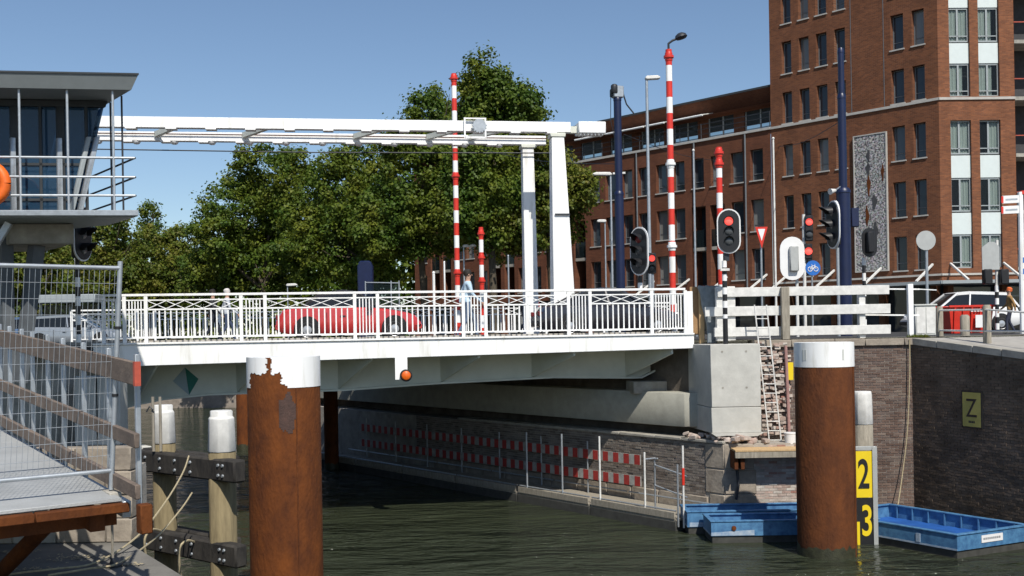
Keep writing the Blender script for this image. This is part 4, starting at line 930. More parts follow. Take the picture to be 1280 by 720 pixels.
mb = MB(); c = at(1068, 272, 33.2); mb.box(-.12, .12, -.1, .1, -.3, .3, 0, c); mb.build('switch_box', M['navy'], tN, bevel=.02)

# --- signals
def stadium(c, ux, uz, w, h, n=10):
    r = w / 2; P_ = []
    for i in range(n + 1): a = math.pi * i / n; P_.append(c + ux * r * math.cos(a) + uz * (h / 2 - r + r * math.sin(a)))
    for i in range(n + 1): a = math.pi + math.pi * i / n; P_.append(c + ux * r * math.cos(a) + uz * (-(h / 2 - r) + r * math.sin(a)))
    return P_
def signal_head(t, c, f, w, h, lit=0, rim=True, vis=.18, nl=3, lensr=.1, backcol='black', board=True, sp=None):
    f = Vector(f).normalized(); ux = Vector((-f.y, f.x, 0)).normalized(); sp = sp or h * .235
    if board:
        if rim: mb = MB(); mb.prism(stadium(c - f * .02, ux, Z, w, h), f * .03); mb.build('white_rim', M['signwhite'], t, smooth=.5)
        mb = MB(); mb.prism(stadium(c + f * .002, ux, Z, w * .88 if rim else w, h * .94 if rim else h), f * .03); mb.build('backboard', M[backcol], t, smooth=.5)
    mb = MB(); hh = sp * nl / 2 + .03; mb.obox(c - f * .1, ux * .14, f * .1, Z * hh); mb.build('signal_housing', M['black'], t, bevel=.03)
    z0 = sp * (nl - 1) / 2
    for i in range(nl):
        lc = c + Z * (z0 - sp * i + (0.0 if nl > 1 else 0)) + f * .034
        m_ = M['lensred'] if (i == 0 and lit == 1) else (M['lensdim'] if (i == 0 and lit == 2) else M['lensoff'])
        mb = MB(); mb.lathe([(lensr, 0), (lensr * .9, .015), (lensr * .5, .03), (.01, .035)], lc, 18, f); ln = mb.build('lens', m_, t)
        if vis:
            mb = MB(); n = 10; vs = []
            for k in range(n + 1):
                a = math.pi * (-.1 + 1.2 * k / n); o = ux * math.cos(a) * lensr * 1.18 + Z * math.sin(a) * lensr * 1.18
                vs += [lc + o - f * .02, lc + o * .96 + f * vis * (0.35 + .65 * max(0, math.sin(a)))]
            mb.add(vs, [(2 * k, 2 * k + 1, 2 * k + 3, 2 * k + 2) for k in range(n)])
            mb.build('visor', M['black'], ln)
def bw_pole(t, px, ytop, ybot, d, rad, step, n0=0):
    zt, zb_ = zpx(px, ytop, d), zpx(px, ybot, d); x = gx(px, d, 5); z = zt; i = n0
    while z > zb_ + .01:
        zl = max(zb_, z - step); mb = MB(); c = ('white', 'black')[i % 2]; mb.tube([(x, d, zl), (x, d, z)], rad, 12); mb.build(c + '_band', M[c], t); z = zl; i += 1
    return x, zb_
t = thing('traffic_light', (gx(906, 25.6), 25.6, 4.36), 'oval traffic light showing red on a black and white pole by the concrete block', 'traffic light')
signal_head(t, at(911, 289, 25.5), (-.12, -1, 0), .57, 1.10, lit=1, vis=.1, lensr=.105, sp=.245)
bw_pole(t, 906.5, 326, 398, 25.6, .06, .165, 0); mb = MB(); x = gx(906.5, 25.6, 5); mb.tube([(x, 25.6, 4.362), (x, 25.6, zpx(906, 398, 25.6))], .063, 12); mb.build('black_band', M['black'], t)
mb = MB(); mb.box(-.06, .06, -.05, .12, -.1, .1, 0, at(908, 321, 25.6)); mb.build('bracket', M['darksteel'], t); mb = MB(); mb.box(-.11, .11, -.03, .03, -.03, .03, 0, at(906, 337, 25.5)); mb.build('clamp', M['offwhite'], t)
t = thing('traffic_light', (gx(801, 30.5), 30.5, 4.5), 'oval traffic light turned left with black visors, beside the navy mast', 'traffic light')
signal_head(t, at(799, 314, 30.3), (-.8, -.62, 0), .74, 1.42, lit=2, vis=.3, lensr=.13, sp=.36); bw_pole(t, 801, 345, 362, 30.7, .07, .2, 1)
t = thing('traffic_light', (gx(1044, 32.5), 32.5, 4.45), 'traffic light seen edge on with white board, fixed before the navy mast', 'traffic light')
c = at(1041, 281, 32.3); signal_head(t, c, (-1, -.12, 0), .95, 1.5, lit=0, vis=.42, lensr=.14, sp=.4)
mb = MB(); mb.prism(stadium(c + Vector((.05, 0, 0)), Vector((0, 1, 0)), Z, .97, 1.52), Vector((.03, 0, 0))); mb.build('board_back', M['signwhite'], t, smooth=.5)
mb = MB(); mb.tube([c + Vector((.2, .2, -.7)), Vector((c.x + .2, 32.5, 4.45))], .05, 10); mb.build('post', M['steel'], t)
t = thing('traffic_light', (gx(1008, 38), 38, 4.45), 'pair of small black signals with two red lamps left of the navy mast', 'traffic light')
signal_head(t, at(1011.5, 285, 38), (-.1, -1, 0), .4, .9, lit=1, rim=False, vis=.1, nl=2, lensr=.13, board=False, sp=.44); signal_head(t, at(1010.5, 314, 38), (-.1, -1, 0), .4, .5, lit=1, rim=False, vis=.1, nl=1, lensr=.14, board=False, sp=.5)
mb = MB(); x = gx(1006, 38.2, 6); mb.tube([(x, 38.2, 4.45), (x, 38.2, zpx(1006, 268, 38.2))], .06, 10); mb.build('post', M['offwhite'], t)
t = thing('traffic_light', (gx(815, 36), 36, 4.5), 'small black signal with a dim red lamp on the pale lamp post', 'traffic light')
signal_head(t, at(815, 329, 36), (-.1, -1, 0), .4, .6, lit=1, rim=False, vis=.2, nl=2, lensr=.11, board=False, sp=.33); mb = MB(); x = gx(817, 36.1, 5); mb.tube([(x, 36.1, 4.45), (x, 36.1, zpx(817, 320, 36.1))], .045, 8); mb.build('post', M['steel'], t)
t = thing('traffic_light', (gx(98, 22.5), 22.5, 4.4), 'black traffic light facing right under the control house balcony', 'traffic light')
c = at(103, 292, 22.4); signal_head(t, c, (.97, -.22, 0), .62, 1.2, lit=0, rim=True, vis=.32, lensr=.11, sp=.33); bw_pole(t, 98, 335, 428, 22.5, .055, .205, 1)
mb = MB(); x = gx(98, 22.5, 5); mb.tube([(x, 22.5, zpx(98, 335, 22.5)), (x, 22.5, c.z)], .05, 10); mb.build('post', M['black'], t)
t = thing('traffic_light', (gx(1081, 35), 35, 4.45), 'black oval signal board seen from behind against the mosaic panel', 'traffic light')
mb = MB(); mb.prism(stadium(at(1087, 303, 34.8), Vector((.93, .2, 0)).normalized(), Z, .56, .98), (0, .03, 0)); mb.build('backboard', M['black'], t, smooth=.5)
mb = MB(); mb.box(-.13, .13, -.2, -.01, -.35, .35, .2, at(1086, 303, 34.8)); mb.build('signal_housing', M['black'], t, bevel=.03); bw_pole(t, 1081, 322, 412, 35, .06, .26, 0)
t = thing('traffic_light', (gx(1246, 33), 33, 4.4), 'grey sign back with two black signals on a striped pole before the white car', 'traffic light')
mb = MB(); c = at(1238.5, 320, 33); mb.prism([c + Vector((x, 0, z)) for x, z in ((-.28, -.44), (.28, -.44), (.28, .3), (.12, .45), (-.05, .45), (-.28, .28))], (0, .03, 0)); mb.build('sign_back', M['signback'], t, bevel=.006)
for px in (1234, 1254.5): mb = MB(); mb.box(-.13, .13, -.12, .12, -.24, .24, 0, at(px, 346, 33)); s_ = mb.build('signal_housing', M['black'], t, bevel=.03)
mb = MB(); mb.tube([at(1246, 300, 33.1), at(1246, 358, 33.1)], .05, 10); mb.build('post', M['offwhite'], t); bw_pole(t, 1246.5, 357, 414, 33.1, .06, .2, 0)

def sign_post(name, px, ytop, d, label, cat, rad=.03, zb=4.45, m_='steel'):
    p0 = Vector((gx(px, d, 5), d, zb)); t = thing(name, p0, label, cat); mb = MB(); mb.tube([p0, (p0.x, d, zpx(px, ytop, d))], rad, 8); mb.build('post', M[m_], t); return t
t = sign_post('signal_back', 997, 302, 33.2, 'white rounded back of a signal board with grey box', 'traffic light', .05, m_='offwhite')
mb = MB(); c = at(990.5, 323, 33); mb.prism(stadium(c, Vector((1, 0, 0)), Z, .78, 1.38), (0, .03, 0)); mb.build('board_back', M['signwhite'], t, smooth=.5)
mb = MB(); mb.box(-.14, .14, -.14, -.005, -.42, .38, 0, c + Vector((.03, 0, 0))); mb.build('signal_housing', M['signback'], t, bevel=.03)
t = sign_post('cycle_sign', 1016, 326, 36, 'round blue sign with white bicycle', 'sign'); c = at(1016, 335, 35.95)
mb = MB(); mb.lathe([(.26, 0), (.26, .02)], c, 24, (0, -1, 0)); dsc = mb.build('disc', M['signblue'], t); mb = MB()
for dx in (-.1, .1): 
    ring = [c + Vector((dx + .075 * math.cos(a), -.026, -.04 + .075 * math.sin(a))) for a in np.linspace(0, 2 * math.pi, 15)]; mb.tube(ring, .014, 5)
for a, b in (((-.1, -.04), (-.03, .07)), ((-.03, .07), (.07, .07)), ((.07, .07), (.1, -.04)), ((-.03, .07), (.0, -.04)), ((.0, -.04), (.07, .07)), ((-.1, -.04), (0, -.04)), ((.07, .07), (.06, .13)), ((-.03, .07), (-.05, .12))): mb.tube([c + Vector((a[0], -.026, a[1])), c + Vector((b[0], -.026, b[1]))], .012, 5)
mb.build('bicycle_symbol', M['signwhite'], dsc)
t = sign_post('yield_sign', 953, 290, 40, 'red bordered triangular yield sign on thin post', 'sign', .04); c = at(952, 294, 39.9)
mb = MB(); mb.prism([c + Vector((-.24, 0, .32)), c + Vector((.24, 0, .32)), c + Vector((0, 0, -.5))], (0, .03, 0)); tr = mb.build('triangle', M['red'], t); mb = MB(); mb.prism([c + Vector((-.14, -.005, .24)), c + Vector((.14, -.005, .24)), c + Vector((0, -.005, -.22))], (0, .004, 0)); mb.build('white_field', M['signwhite'], tr)
t = sign_post('round_sign', 1159.5, 293, 32, 'round grey sign seen from behind on a tall thin post', 'sign', .045); c = at(1157.5, 300.5, 31.93)
mb = MB(); mb.lathe([(.3, 0), (.3, .02)], c, 28, (0, 1, 0)); mb.build('disc', M['signback'], t)
t = sign_post('direction_sign', 1278, 240, 30, 'white post with two small pointed direction boards at the right edge', 'sign', .075, m_='white')
for y in (250, 263):
    a, b = at(1253, y, 29.9), at(1274, y - 1, 29.9); mb = MB(); mb.prism([a + Z * -.1, b + Z * -.1, b + Z * .12, a + Z * .12], (0, .03, 0)); f_ = mb.build('direction_board', M['signwhite'], t)
    mb = MB(); mb.prism([a + Vector((-.03, -.003, -.09)), a + Vector((.03, -.003, -.09)), a + Vector((.03, -.003, .11)), a + Vector((-.03, -.003, .11))], (0, .004, 0)); mb.build('red_end', M['red'], f_)
    mb = MB(); mb.prism([a + Vector((.09, -.003, -.02)), b + Vector((-.05, -.003, -.02)), b + Vector((-.05, -.003, .03)), a + Vector((.09, -.003, .03))], (0, .002, 0)); mb.build('lettering_strip', M['steel'], f_)
for i, y in enumerate(range(322, 350, 7)):
    mb = MB(); mb.tube([at(1278, y + 6.9, 30), at(1278, y, 30)], .08, 10); mb.build('band', M['signblue' if i % 2 == 0 else 'white'], t)
mb = MB(); mb.lathe([(.085, 0), (.085, .1)], at(1278, 243, 30), 10); mb.build('cap', M['red'], t)
# overhead wires
for i, (a, b, lab) in enumerate(((at(780, 168, 40), TC + FD * fs(905) + Z * 14.9, 'thin overhead wire from the left navy mast to the terrace'), (at(1050, 152, 33), TC + FD * fs(978) + Z * 15.2, 'thin overhead wire from the tall navy mast to the tower'), (at(776, 205, 40), at(600, 186, 52), 'thin overhead wire running left from the navy mast'))):
    mb = MB(); m_ = (a + b) / 2 - Z * .25; mb.tube([a, a * .5 + m_ * .5 - Z * .05, m_, b * .5 + m_ * .5 - Z * .05, b], .014, 5); mb.build('overhead_wire', M['darksteel'], label=lab, cat='wire')
# small things far down the street
c = at(456, 340, 50); mb = MB(); mb.prism([Vector((c.x + x, 50, z)) for x, z in ((-.36, 4.5), (.36, 4.5), (.36, 8.1), (.25, 8.35), (-.25, 8.35), (-.36, 8.1))], (0, .5, 0)); mb.build('advertising_pillar', M['navy'], label='dark navy upright pillar under the trees behind the bridge', cat='pillar', bevel=.05)
t = thing('site_fence', (gx(480, 47), 47, 4.5), 'grey mesh site fence panel behind the railing in the middle', 'fence'); a, b = gx(458, 47), gx(500, 47)
for x in (a, (a + b) / 2 + .4, b): mb = MB(); mb.tube([(x, 47, 4.5), (x, 47, 7.2)], .03, 8); mb.build('post', M['steel'], t)
for z in (4.7, 7.15): mb = MB(); mb.bar((a, 47, z), (b, 47, z - .05), .04, .04); mb.build('rail', M['steel'], t)
mb = MB(); mb.quad((a, 47.03, 4.7), (b, 47.03, 4.7), (b, 47.03, 7.1), (a, 47.03, 7.15)); mb.build('mesh_sheet', M['clear'], t, smooth=0)
def post_only(px, ytop, d, label, m_='white', rad=.05):
    p0 = Vector((gx(px, d), d, 4.5)); mb = MB(); mb.tube([p0, (p0.x, d, zpx(px, ytop, d))], rad, 8); mb.lathe([(rad * 1.3, 0), (rad * .4, .06)], (p0.x, d, zpx(px, ytop, d)), 8); mb.build('marker_post', M[m_], label=label, cat='post', loc=p0)
post_only(543.5, 341, 40, 'short white post under the trees left of the tall striped pole'); post_only(557, 328, 44, 'thin white post right beside the tall striped pole', rad=.035); post_only(637, 320, 50, 'thin grey post left of the far white column', 'steel', .04)
# utility cabinet
t = thing('utility_cabinet', (gx(1154, 30), 30, 4.45), 'pale grey utility cabinet left of the red skip', 'cabinet')
mb = MB(); mb.box(-.3, .3, -.2, .2, 0, .85, 0, (gx(1154, 30), 30, 4.45)); mb.build('body', M['cabinet'], t, bevel=.02); mb = MB(); mb.box(-.33, .33, -.23, .23, .852, .9, 0, (gx(1154, 30), 30, 4.45)); mb.build('lid', M['cabinet'], t, bevel=.01)
for sx in (-1, 1): mb = MB(); mb.box(min(sx * .015, sx * .26), max(sx * .015, sx * .26), -.212, -.203, .06, .8, 0, (gx(1154, 30), 30, 4.45)); mb.build('door', M['offwhite'], t, bevel=.004)
# ------------------------------------------------------------------ vehicles
def car(name, loc, ang, label, paint, L=4.2, W=1.75, H=1.4, kind='hatch', wb=2.5, wr=.31):
    t = thing(name, loc, label, 'car' if kind != 'van' else 'van'); t.rotation_euler = (0, 0, ang)
    def put(mb, nm, m_, par=None, **k):
        o = link(nm, mb.mesh(nm, m_, **k)); o.parent = par or t; o.location = (0, 0, 0); return o
    h = L / 2
    if kind == 'cabrio': belt = [(-h, .62), (-h + .06, .86), (-h * .62, .98), (-.5, .95), (.55, .93), (h * .6, .86), (h - .25, .74), (h - .06, .62), (h, .5)]; roof = [(-1.3, .98), (-.85, 1.34), (-.2, H), (.25, H - .05), (.85, .94)]
    elif kind == 'van': belt = [(-h, 1.0), (-h + .05, 1.05), (-h * .5, 1.06), (0, 1.05), (h * .45, 1.02), (h * .62, .98), (h - .2, .82), (h, .5)]; roof = [(-h + .03, 1.06), (-h + .12, H), (0, H), (h * .3, H - .02), (h * .62, 1.0)]
    elif kind == 'saloon': belt = [(-h, .6), (-h + .12, .88), (-h * .6, .92), (-.4, .90), (.5, .88), (h * .55, .84), (h - .25, .70), (h, .48)]; roof = [(-h * .72, .92), (-.7, H - .05), (-.2, H), (.3, H - .03), (h * .52, .86)]
    else: belt = [(-h, .6), (-h + .06, .9), (-h * .6, .92), (-.4, .90), (.5, .88), (h * .55, .86), (h - .25, .72), (h, .48)]; roof = [(-h + .1, .92), (-h + .45, H - .06), (-.2, H), (.3, H - .03), (h * .55, .88)]
    xs = np.linspace(-h, h, 23); vs = []; bx_, bz_ = [p[0] for p in belt], [p[1] for p in belt]
    for x in xs:
        e = min(1, (h - abs(x)) / .35); wv = W / 2 * (.86 + .14 * math.sqrt(max(0, e))); zt = float(np.interp(x, bx_, bz_)); zb = .2 + .1 * (1 - e)
        half = [(wv * .9, zb), (wv, zb + .14), (wv * 1.0, (zb + zt) / 2), (wv * .97, zt - .06), (wv * .88, zt), (0, zt + .03)]
        vs += [(x, y, z) for y, z in half] + [(x, -y, z) for y, z in half[-2::-1]]
    n = 11; fs_ = []
    for i in range(len(xs) - 1):
        for k in range(n - 1): fs_.append((i * n + k, i * n + k + 1, (i + 1) * n + k + 1, (i + 1) * n + k))
        fs_.append((i * n + n - 1, i * n, (i + 1) * n, (i + 1) * n + n - 1))
    fs_ += [tuple(range(n)), tuple(range((len(xs) - 1) * n, len(xs) * n))]
    mb = MB(); mb.add(vs, fs_); put(mb, 'body', paint, smooth=.6)
    # glasshouse
    rx, rz = [p[0] for p in roof], [p[1] for p in roof]; gxs = sorted(set(list(np.linspace(rx[0], rx[-1], 13)) + rx)); vs = []
    for x in gxs:
        zr = float(np.interp(x, rx, rz)); zb = float(np.interp(x, bx_, bz_)) - .03; zr = max(zr, zb + .02); f_ = (zr - zb) / (H - .85)
        yt = W / 2 * (.88 - .2 * min(1, f_)); vs += [(x, W / 2 * .88, zb), (x, yt, zr - .03), (x, yt * .8, zr), (x, -yt * .8, zr), (x, -yt, zr - .03), (x, -W / 2 * .88, zb)]
    fs_ = [(i * 6 + k, i * 6 + k + 1, i * 6 + k + 7, i * 6 + k + 6) for i in range(len(gxs) - 1) for k in range(5)]
    mb = MB(); mb.add(vs, fs_); gl = put(mb, 'windows', M['carglass'], smooth=.6)
    # roof skin and pillars
    rm = M['softtop'] if kind == 'cabrio' else paint; mb = MB(); vs = []
    xr = [x for x in gxs if float(np.interp(x, rx, rz)) > H - .16] or [-.3, .3]
    if kind == 'cabrio': xr = [x for x in gxs if x < .35]
    for x in xr:
        zr = float(np.interp(x, rx, rz)); zb = float(np.interp(x, bx_, bz_)); zr = max(zr, zb); f_ = (zr - zb) / (H - .85); yt = W / 2 * (.88 - .2 * min(1, f_)) + .012
        vs += [(x, yt, zr - .1), (x, yt, zr - .015), (x, yt * .8, zr + .014), (x, -yt * .8, zr + .014), (x, -yt, zr - .015), (x, -yt, zr - .1)]
    mb.add(vs, [(i * 6 + k, i * 6 + k + 1, i * 6 + k + 7, i * 6 + k + 6) for i in range(len(xr) - 1) for k in range(5)]); put(mb, 'roof', rm, smooth=.6)
    mb = MB()
    for sy in (-1, 1):
        for (a, b) in ((0, 1), (len(roof) - 1, len(roof) - 2)): mb = MB(); mb.bar((rx[a], sy * W / 2 * .885, rz[a] - .02), (rx[b], sy * W / 2 * .70, rz[b] - .02), .06, .07, (0, 1, 0)); put(mb, 'pillar', rm)
        if kind != 'cabrio': mb = MB(); mb.bar((-.05, sy * W / 2 * .885, .88), (-.15, sy * W / 2 * .69, H - .05), .05, .09, (0, 1, 0)); put(mb, 'pillar', rm)
    for sx in (-1, 1):
        for sy in (-1, 1):
            c = (sx * wb / 2 + .05, sy * (W / 2 - .135), wr)
            mb = MB(); mb.lathe([(wr + .045, -.02), (wr + .045, .012)], (c[0], sy * W / 2, wr + .02), 24, (0, sy, 0)); put(mb, 'wheel_arch', M['black'])
            mb = MB(); mb.lathe([(wr * .7, -.1), (wr * .95, -.1), (wr, -.07), (wr, .14), (wr * .95, .17), (wr * .66, .175)], c, 24, (0, sy, 0)); wo2 = put(mb, 'wheel', M['tyre'])
            mb = MB(); mb.lathe([(wr * .64, .13), (wr * .64, .177), (wr * .56, .165), (wr * .2, .185), (.02, .19)], c, 20, (0, sy, 0)); put(mb, 'rim', M['rim'], wo2)
    for sy in (-1, 1):
        mb = MB(); mb.lathe([(.1, 0), (.09, .05), (.03, .07)], (h - .16, sy * W * .34, .6), 14, (1, sy * .2, .2)); put(mb, 'headlight', M['rim'])
        mb = MB(); mb.box(-h - .012, -h + .08, sy * W * .36 - .12, sy * W * .36 + .12, .62, .75); put(mb, 'tail_light', M['lensdim'], bevel=.01)
        mb = MB(); mb.box(rx[-1] - .35, rx[-1] - .2, sy * W / 2 - .02, sy * W / 2 + .14, .86, .97) if sy > 0 else mb.box(rx[-1] - .35, rx[-1] - .2, -W / 2 - .14, -W / 2 + .02, .86, .97); put(mb, 'mirror', rm, bevel=.02)
        for xs_ in (-.62, .52): mb = MB(); mb.box(xs_ - .008, xs_ + .008, min(sy * W * .49, sy * (W * .5 + .004)), max(sy * W * .49, sy * (W * .5 + .004)), .3, .8); put(mb, 'door_seam', M['black'])
        mb = MB(); mb.box(-.25, -.1, min(sy * W * .5, sy * (W * .5 + .015)), max(sy * W * .5, sy * (W * .5 + .015)), .68, .71); put(mb, 'door_handle', M['darksteel'])
    mb = MB(); mb.box(-h - .03, -h + .1, -W * .42, W * .42, .32, .48); mb.box(h - .1, h + .03, -W * .42, W * .42, .3, .44); put(mb, 'bumper', M['black' if kind != 'cabrio' else 'carred'], bevel=.02)
    return t
DZ = 4.594
qr = 4.7; sc_ = bs(437, qr - .6); car('parked_convertible' if False else 'convertible_car', bp(sc_, qr, DZ), BA, 'red convertible car with black soft top driving over the bridge', M['carred'], 4.05, 1.78, 1.44, 'cabrio', 2.43, .32)
sc_ = bs(764, 3.9); car('dark_car', bp(sc_, 4.6, DZ), BA, 'dark saloon car behind the right end of the near railing', M['carblack'], 4.3, 1.75, 1.42, 'saloon', 2.62, .31)
car('silver_car', (gx(88, 44), 44.5, 4.41), .1, 'silver car parked behind the left end of the bridge', M['carsilver'], 4.1, 1.7, 1.42, 'hatch', 2.5)
car('blue_car', (gx(40, 47), 47.5, 4.41), .12, 'blue car parked at far left under the control house', M['carblue'], 4.2, 1.7, 1.45, 'hatch', 2.5)
car('white_car', (gx(1207, 38), 38.5, 4.46), math.pi - .02, 'white car standing behind the red skip', M['carwhite'], 3.9, 1.7, 1.5, 'hatch', 2.4)
# bus shelter at far left
t = thing('street_shelter', (gx(85, 50), 50, 4.41), 'flat roofed grey glass shelter seen under the control house', 'shelter'); a, b = gx(44, 50), gx(126, 50)
mb = MB(); mb.box(a, b, 49.4, 50.6, 6.55, 6.95); mb.build('roof', M['framegrey'], t, bevel=.03)
for x in (a + .2, (a + b) / 2, b - .2): mb = MB(); mb.tube([(x, 50.3, 4.4), (x, 50.3, 6.55)], .05, 8); mb.build('post', M['steel'], t)
mb = MB(); mb.box(a + .1, b - .1, 50.4, 50.43, 4.7, 6.5); mb.build('glass_wall', M['clear'], t)
# red skip container
t = thing('red_skip', (gx(1203, 34), 34, 4.45), 'red steel skip with a white lettering strip by the quay posts', 'skip'); x0, x1 = gx(1178, 34), gx(1229, 34)
mb = MB(); mb.add([(x0 + .05, 33.4, 4.47), (x1 - .05, 33.4, 4.47), (x1 - .05, 34.6, 4.47), (x0 + .05, 34.6, 4.47), (x0 - .06, 33.3, 5.32), (x1 + .03, 33.3, 5.32), (x1 + .03, 34.7, 5.32), (x0 - .06, 34.7, 5.32)], [(0, 3, 2, 1), (0, 1, 5, 4), (1, 2, 6, 5), (2, 3, 7, 6), (3, 0, 4, 7)]); mb.build('body', M['red'], t, smooth=0)
mb = MB(); mb.bar((x0 - .07, 33.29, 5.34), (x1 + .04, 33.29, 5.34), .07, .06); mb.build('rim', M['red'], t); mb = MB(); mb.bar((x0 - .07, 34.71, 5.34), (x1 + .04, 34.71, 5.34), .07, .06); mb.build('rim', M['red'], t)
for i in range(5): xx = x0 + .12 + i * (x1 - x0 - .25) / 4; mb = MB(); mb.bar((xx, 33.37, 4.5), (xx, 33.27, 5.3), .05, .04); mb.build('rib', M['red'], t)
for i in range(6): xx = x0 + .62 + i * .1; mb = MB(); mb.prism([(xx, 33.262, 5.16), (xx + .07, 33.262, 5.16), (xx + .07, 33.262, 5.24), (xx, 33.262, 5.24)], (0, .01, 0)); mb.build('lettering_strip', M['signwhite'], t)
mb = MB(); mb.box(-.13, .13, 0, .02, -.3, .1, 0, (x1 - .45, 33.24, 4.95)); mb.build('white_notice', M['signwhite'], t)

# ------------------------------------------------------------------ people
def person(loc, ang, label, top, legs, hgt=1.75, stride=.25, hair='hair', hat=None, arm=.25):
    t = thing('person', loc, label, 'person'); t.rotation_euler = (0, 0, ang); s = hgt / 1.75
    J = {'pel': (0, 0, .95), 'waist': (0, 0, 1.1), 'chest': (.02, 0, 1.32), 'neck': (.02, 0, 1.47), 'head0': (.03, 0, 1.56), 'head1': (.04, 0, 1.66), 'head2': (.035, 0, 1.72)}
    Rr = {'pel': (.15, .11), 'waist': (.135, .10), 'chest': (.165, .11), 'neck': (.055, .055), 'head0': (.075, .085), 'head1': (.085, .10), 'head2': (.05, .06)}
    Ed = [('pel', 'waist'), ('waist', 'chest'), ('chest', 'neck'), ('neck', 'head0'), ('head0', 'head1'), ('head1', 'head2')]
    for n_, sy, ph in (('l', 1, 1), ('r', -1, -1)):
        J['hip' + n_] = (0, sy * .10, .90); J['kn' + n_] = (.08 + ph * stride * .45, sy * .10, .5); J['an' + n_] = (ph * stride - (.06 if ph < 0 else 0), sy * .10, .09); J['to' + n_] = (ph * stride + .17, sy * .12, .035)
        J['sh' + n_] = (.0, sy * .19, 1.40); J['el' + n_] = (-.02 - ph * arm * .4, sy * .24, 1.12); J['wr' + n_] = (.1 - ph * arm, sy * .23, .90); J['ha' + n_] = (.14 - ph * arm, sy * .22, .80)
        for k_, v_ in (('hip', .09), ('kn', .058), ('an', .042), ('to', .035), ('sh', .065), ('el', .045), ('wr', .03), ('ha', .032)): Rr[k_ + n_] = (v_, v_)
        Ed += [('pel', 'hip' + n_), ('hip' + n_, 'kn' + n_), ('kn' + n_, 'an' + n_), ('an' + n_, 'to' + n_), ('chest', 'sh' + n_), ('sh' + n_, 'el' + n_), ('el' + n_, 'wr' + n_), ('wr' + n_, 'ha' + n_)]
    ks = list(J); me = bpy.data.meshes.new('body'); me.from_pydata([tuple(Vector(J[k]) * s) for k in ks], [(ks.index(a), ks.index(b)) for a, b in Ed], [])
    o = bpy.data.objects.new('tmp', me); COL.objects.link(o); o.modifiers.new('Skin', 'SKIN'); 
    for i, k in enumerate(ks):
        sv = me.skin_vertices[0].data[i]; sv.radius = (Rr[k][0] * s, Rr[k][1] * s); sv.use_root = (k == 'pel')
    o.modifiers.new('Sub', 'SUBSURF').levels = 2
    dg = bpy.context.evaluated_depsgraph_get(); m2 = bpy.data.meshes.new_from_object(o.evaluated_get(dg)); bpy.data.objects.remove(o)
    m2.materials.clear()
    for m_ in (M['skin'], top, legs, M['black']): m2.materials.append(m_)
    for p in m2.polygons:
        c = p.center / s; p.use_smooth = True
        p.material_index = 0 if (c.z > 1.46 or (abs(c.y) > .19 and c.z < .92)) else (1 if c.z > .93 else (2 if c.z > .1 else 3))
    m2.name = 'body'; bo = link('body', m2); bo.parent = t
    mb = MB(); mb.lathe([(.098 * s, -.06 * s), (.108 * s, .0), (.10 * s, .06 * s), (.06 * s, .095 * s), (.01, .105 * s)], (.012 * s, 0, 1.67 * s), 16, (-.25, 0, 1)); h_ = link('hair' if not hat else 'hat', mb.mesh('hair', hat or M[hair])); h_.parent = t
    for nm, p_, r_ in (('nose', (.13, 0, 1.615), .018), ('ear', (.03, .095, 1.62), .022), ('ear', (.03, -.095, 1.62), .022)):
        mb = MB(); mb.lathe([(r_ * .3, -r_), (r_, 0), (r_ * .3, r_)], Vector(p_) * s, 8); q_ = link(nm, mb.mesh(nm, M['skin'])); q_.parent = t
    return t
cl = lambda n, c: mat(n, c, .85, var=.2, scale=9)
person(bp(bs(266, 8), 8, 4.6), BA, 'person in black jacket walking on the bridge behind the left railing', cl('black_jacket', (.02, .02, .025)), cl('dark_trousers', (.02, .025, .04)), 1.66)
person(bp(bs(284, 8.5), 8.5, 4.6), BA + .2, 'person in pale grey jacket beside the one in black on the bridge', cl('grey_jacket', (.42, .45, .50)), cl('jeans', (.05, .07, .13)), 1.70, hat=cl('cap', (.6, .57, .55)))
person(bp(bs(585, 2.6), 2.6, 4.6), BA + .1, 'person in pale blue shirt crossing the bridge between the striped poles', cl('blue_shirt', (.42, .55, .66)), cl('blue_jeans', (.10, .14, .22)), 1.88)
person(bp(bs(671, 9), 9, 4.6), BA, 'person in red top behind the railing near the white columns', cl('red_top', (.5, .09, .09)), cl('black_trousers', (.02, .02, .025)), 1.45)
person(bp(bs(655, 9.4), 9.4, 4.6), BA, 'person in dark clothes left of the one in red', cl('dark_coat', (.035, .028, .035)), cl('grey_trousers', (.05, .05, .06)), 1.42)
person((gx(1263, 31.5), 31.5, 4.42), math.pi * .9, 'person in tan jacket and orange cap by the quay at right', cl('tan_jacket', (.30, .17, .06)), cl('navy_trousers', (.03, .035, .06)), 1.42, .12, hat=cl('orange_cap', (.65, .13, .03)))
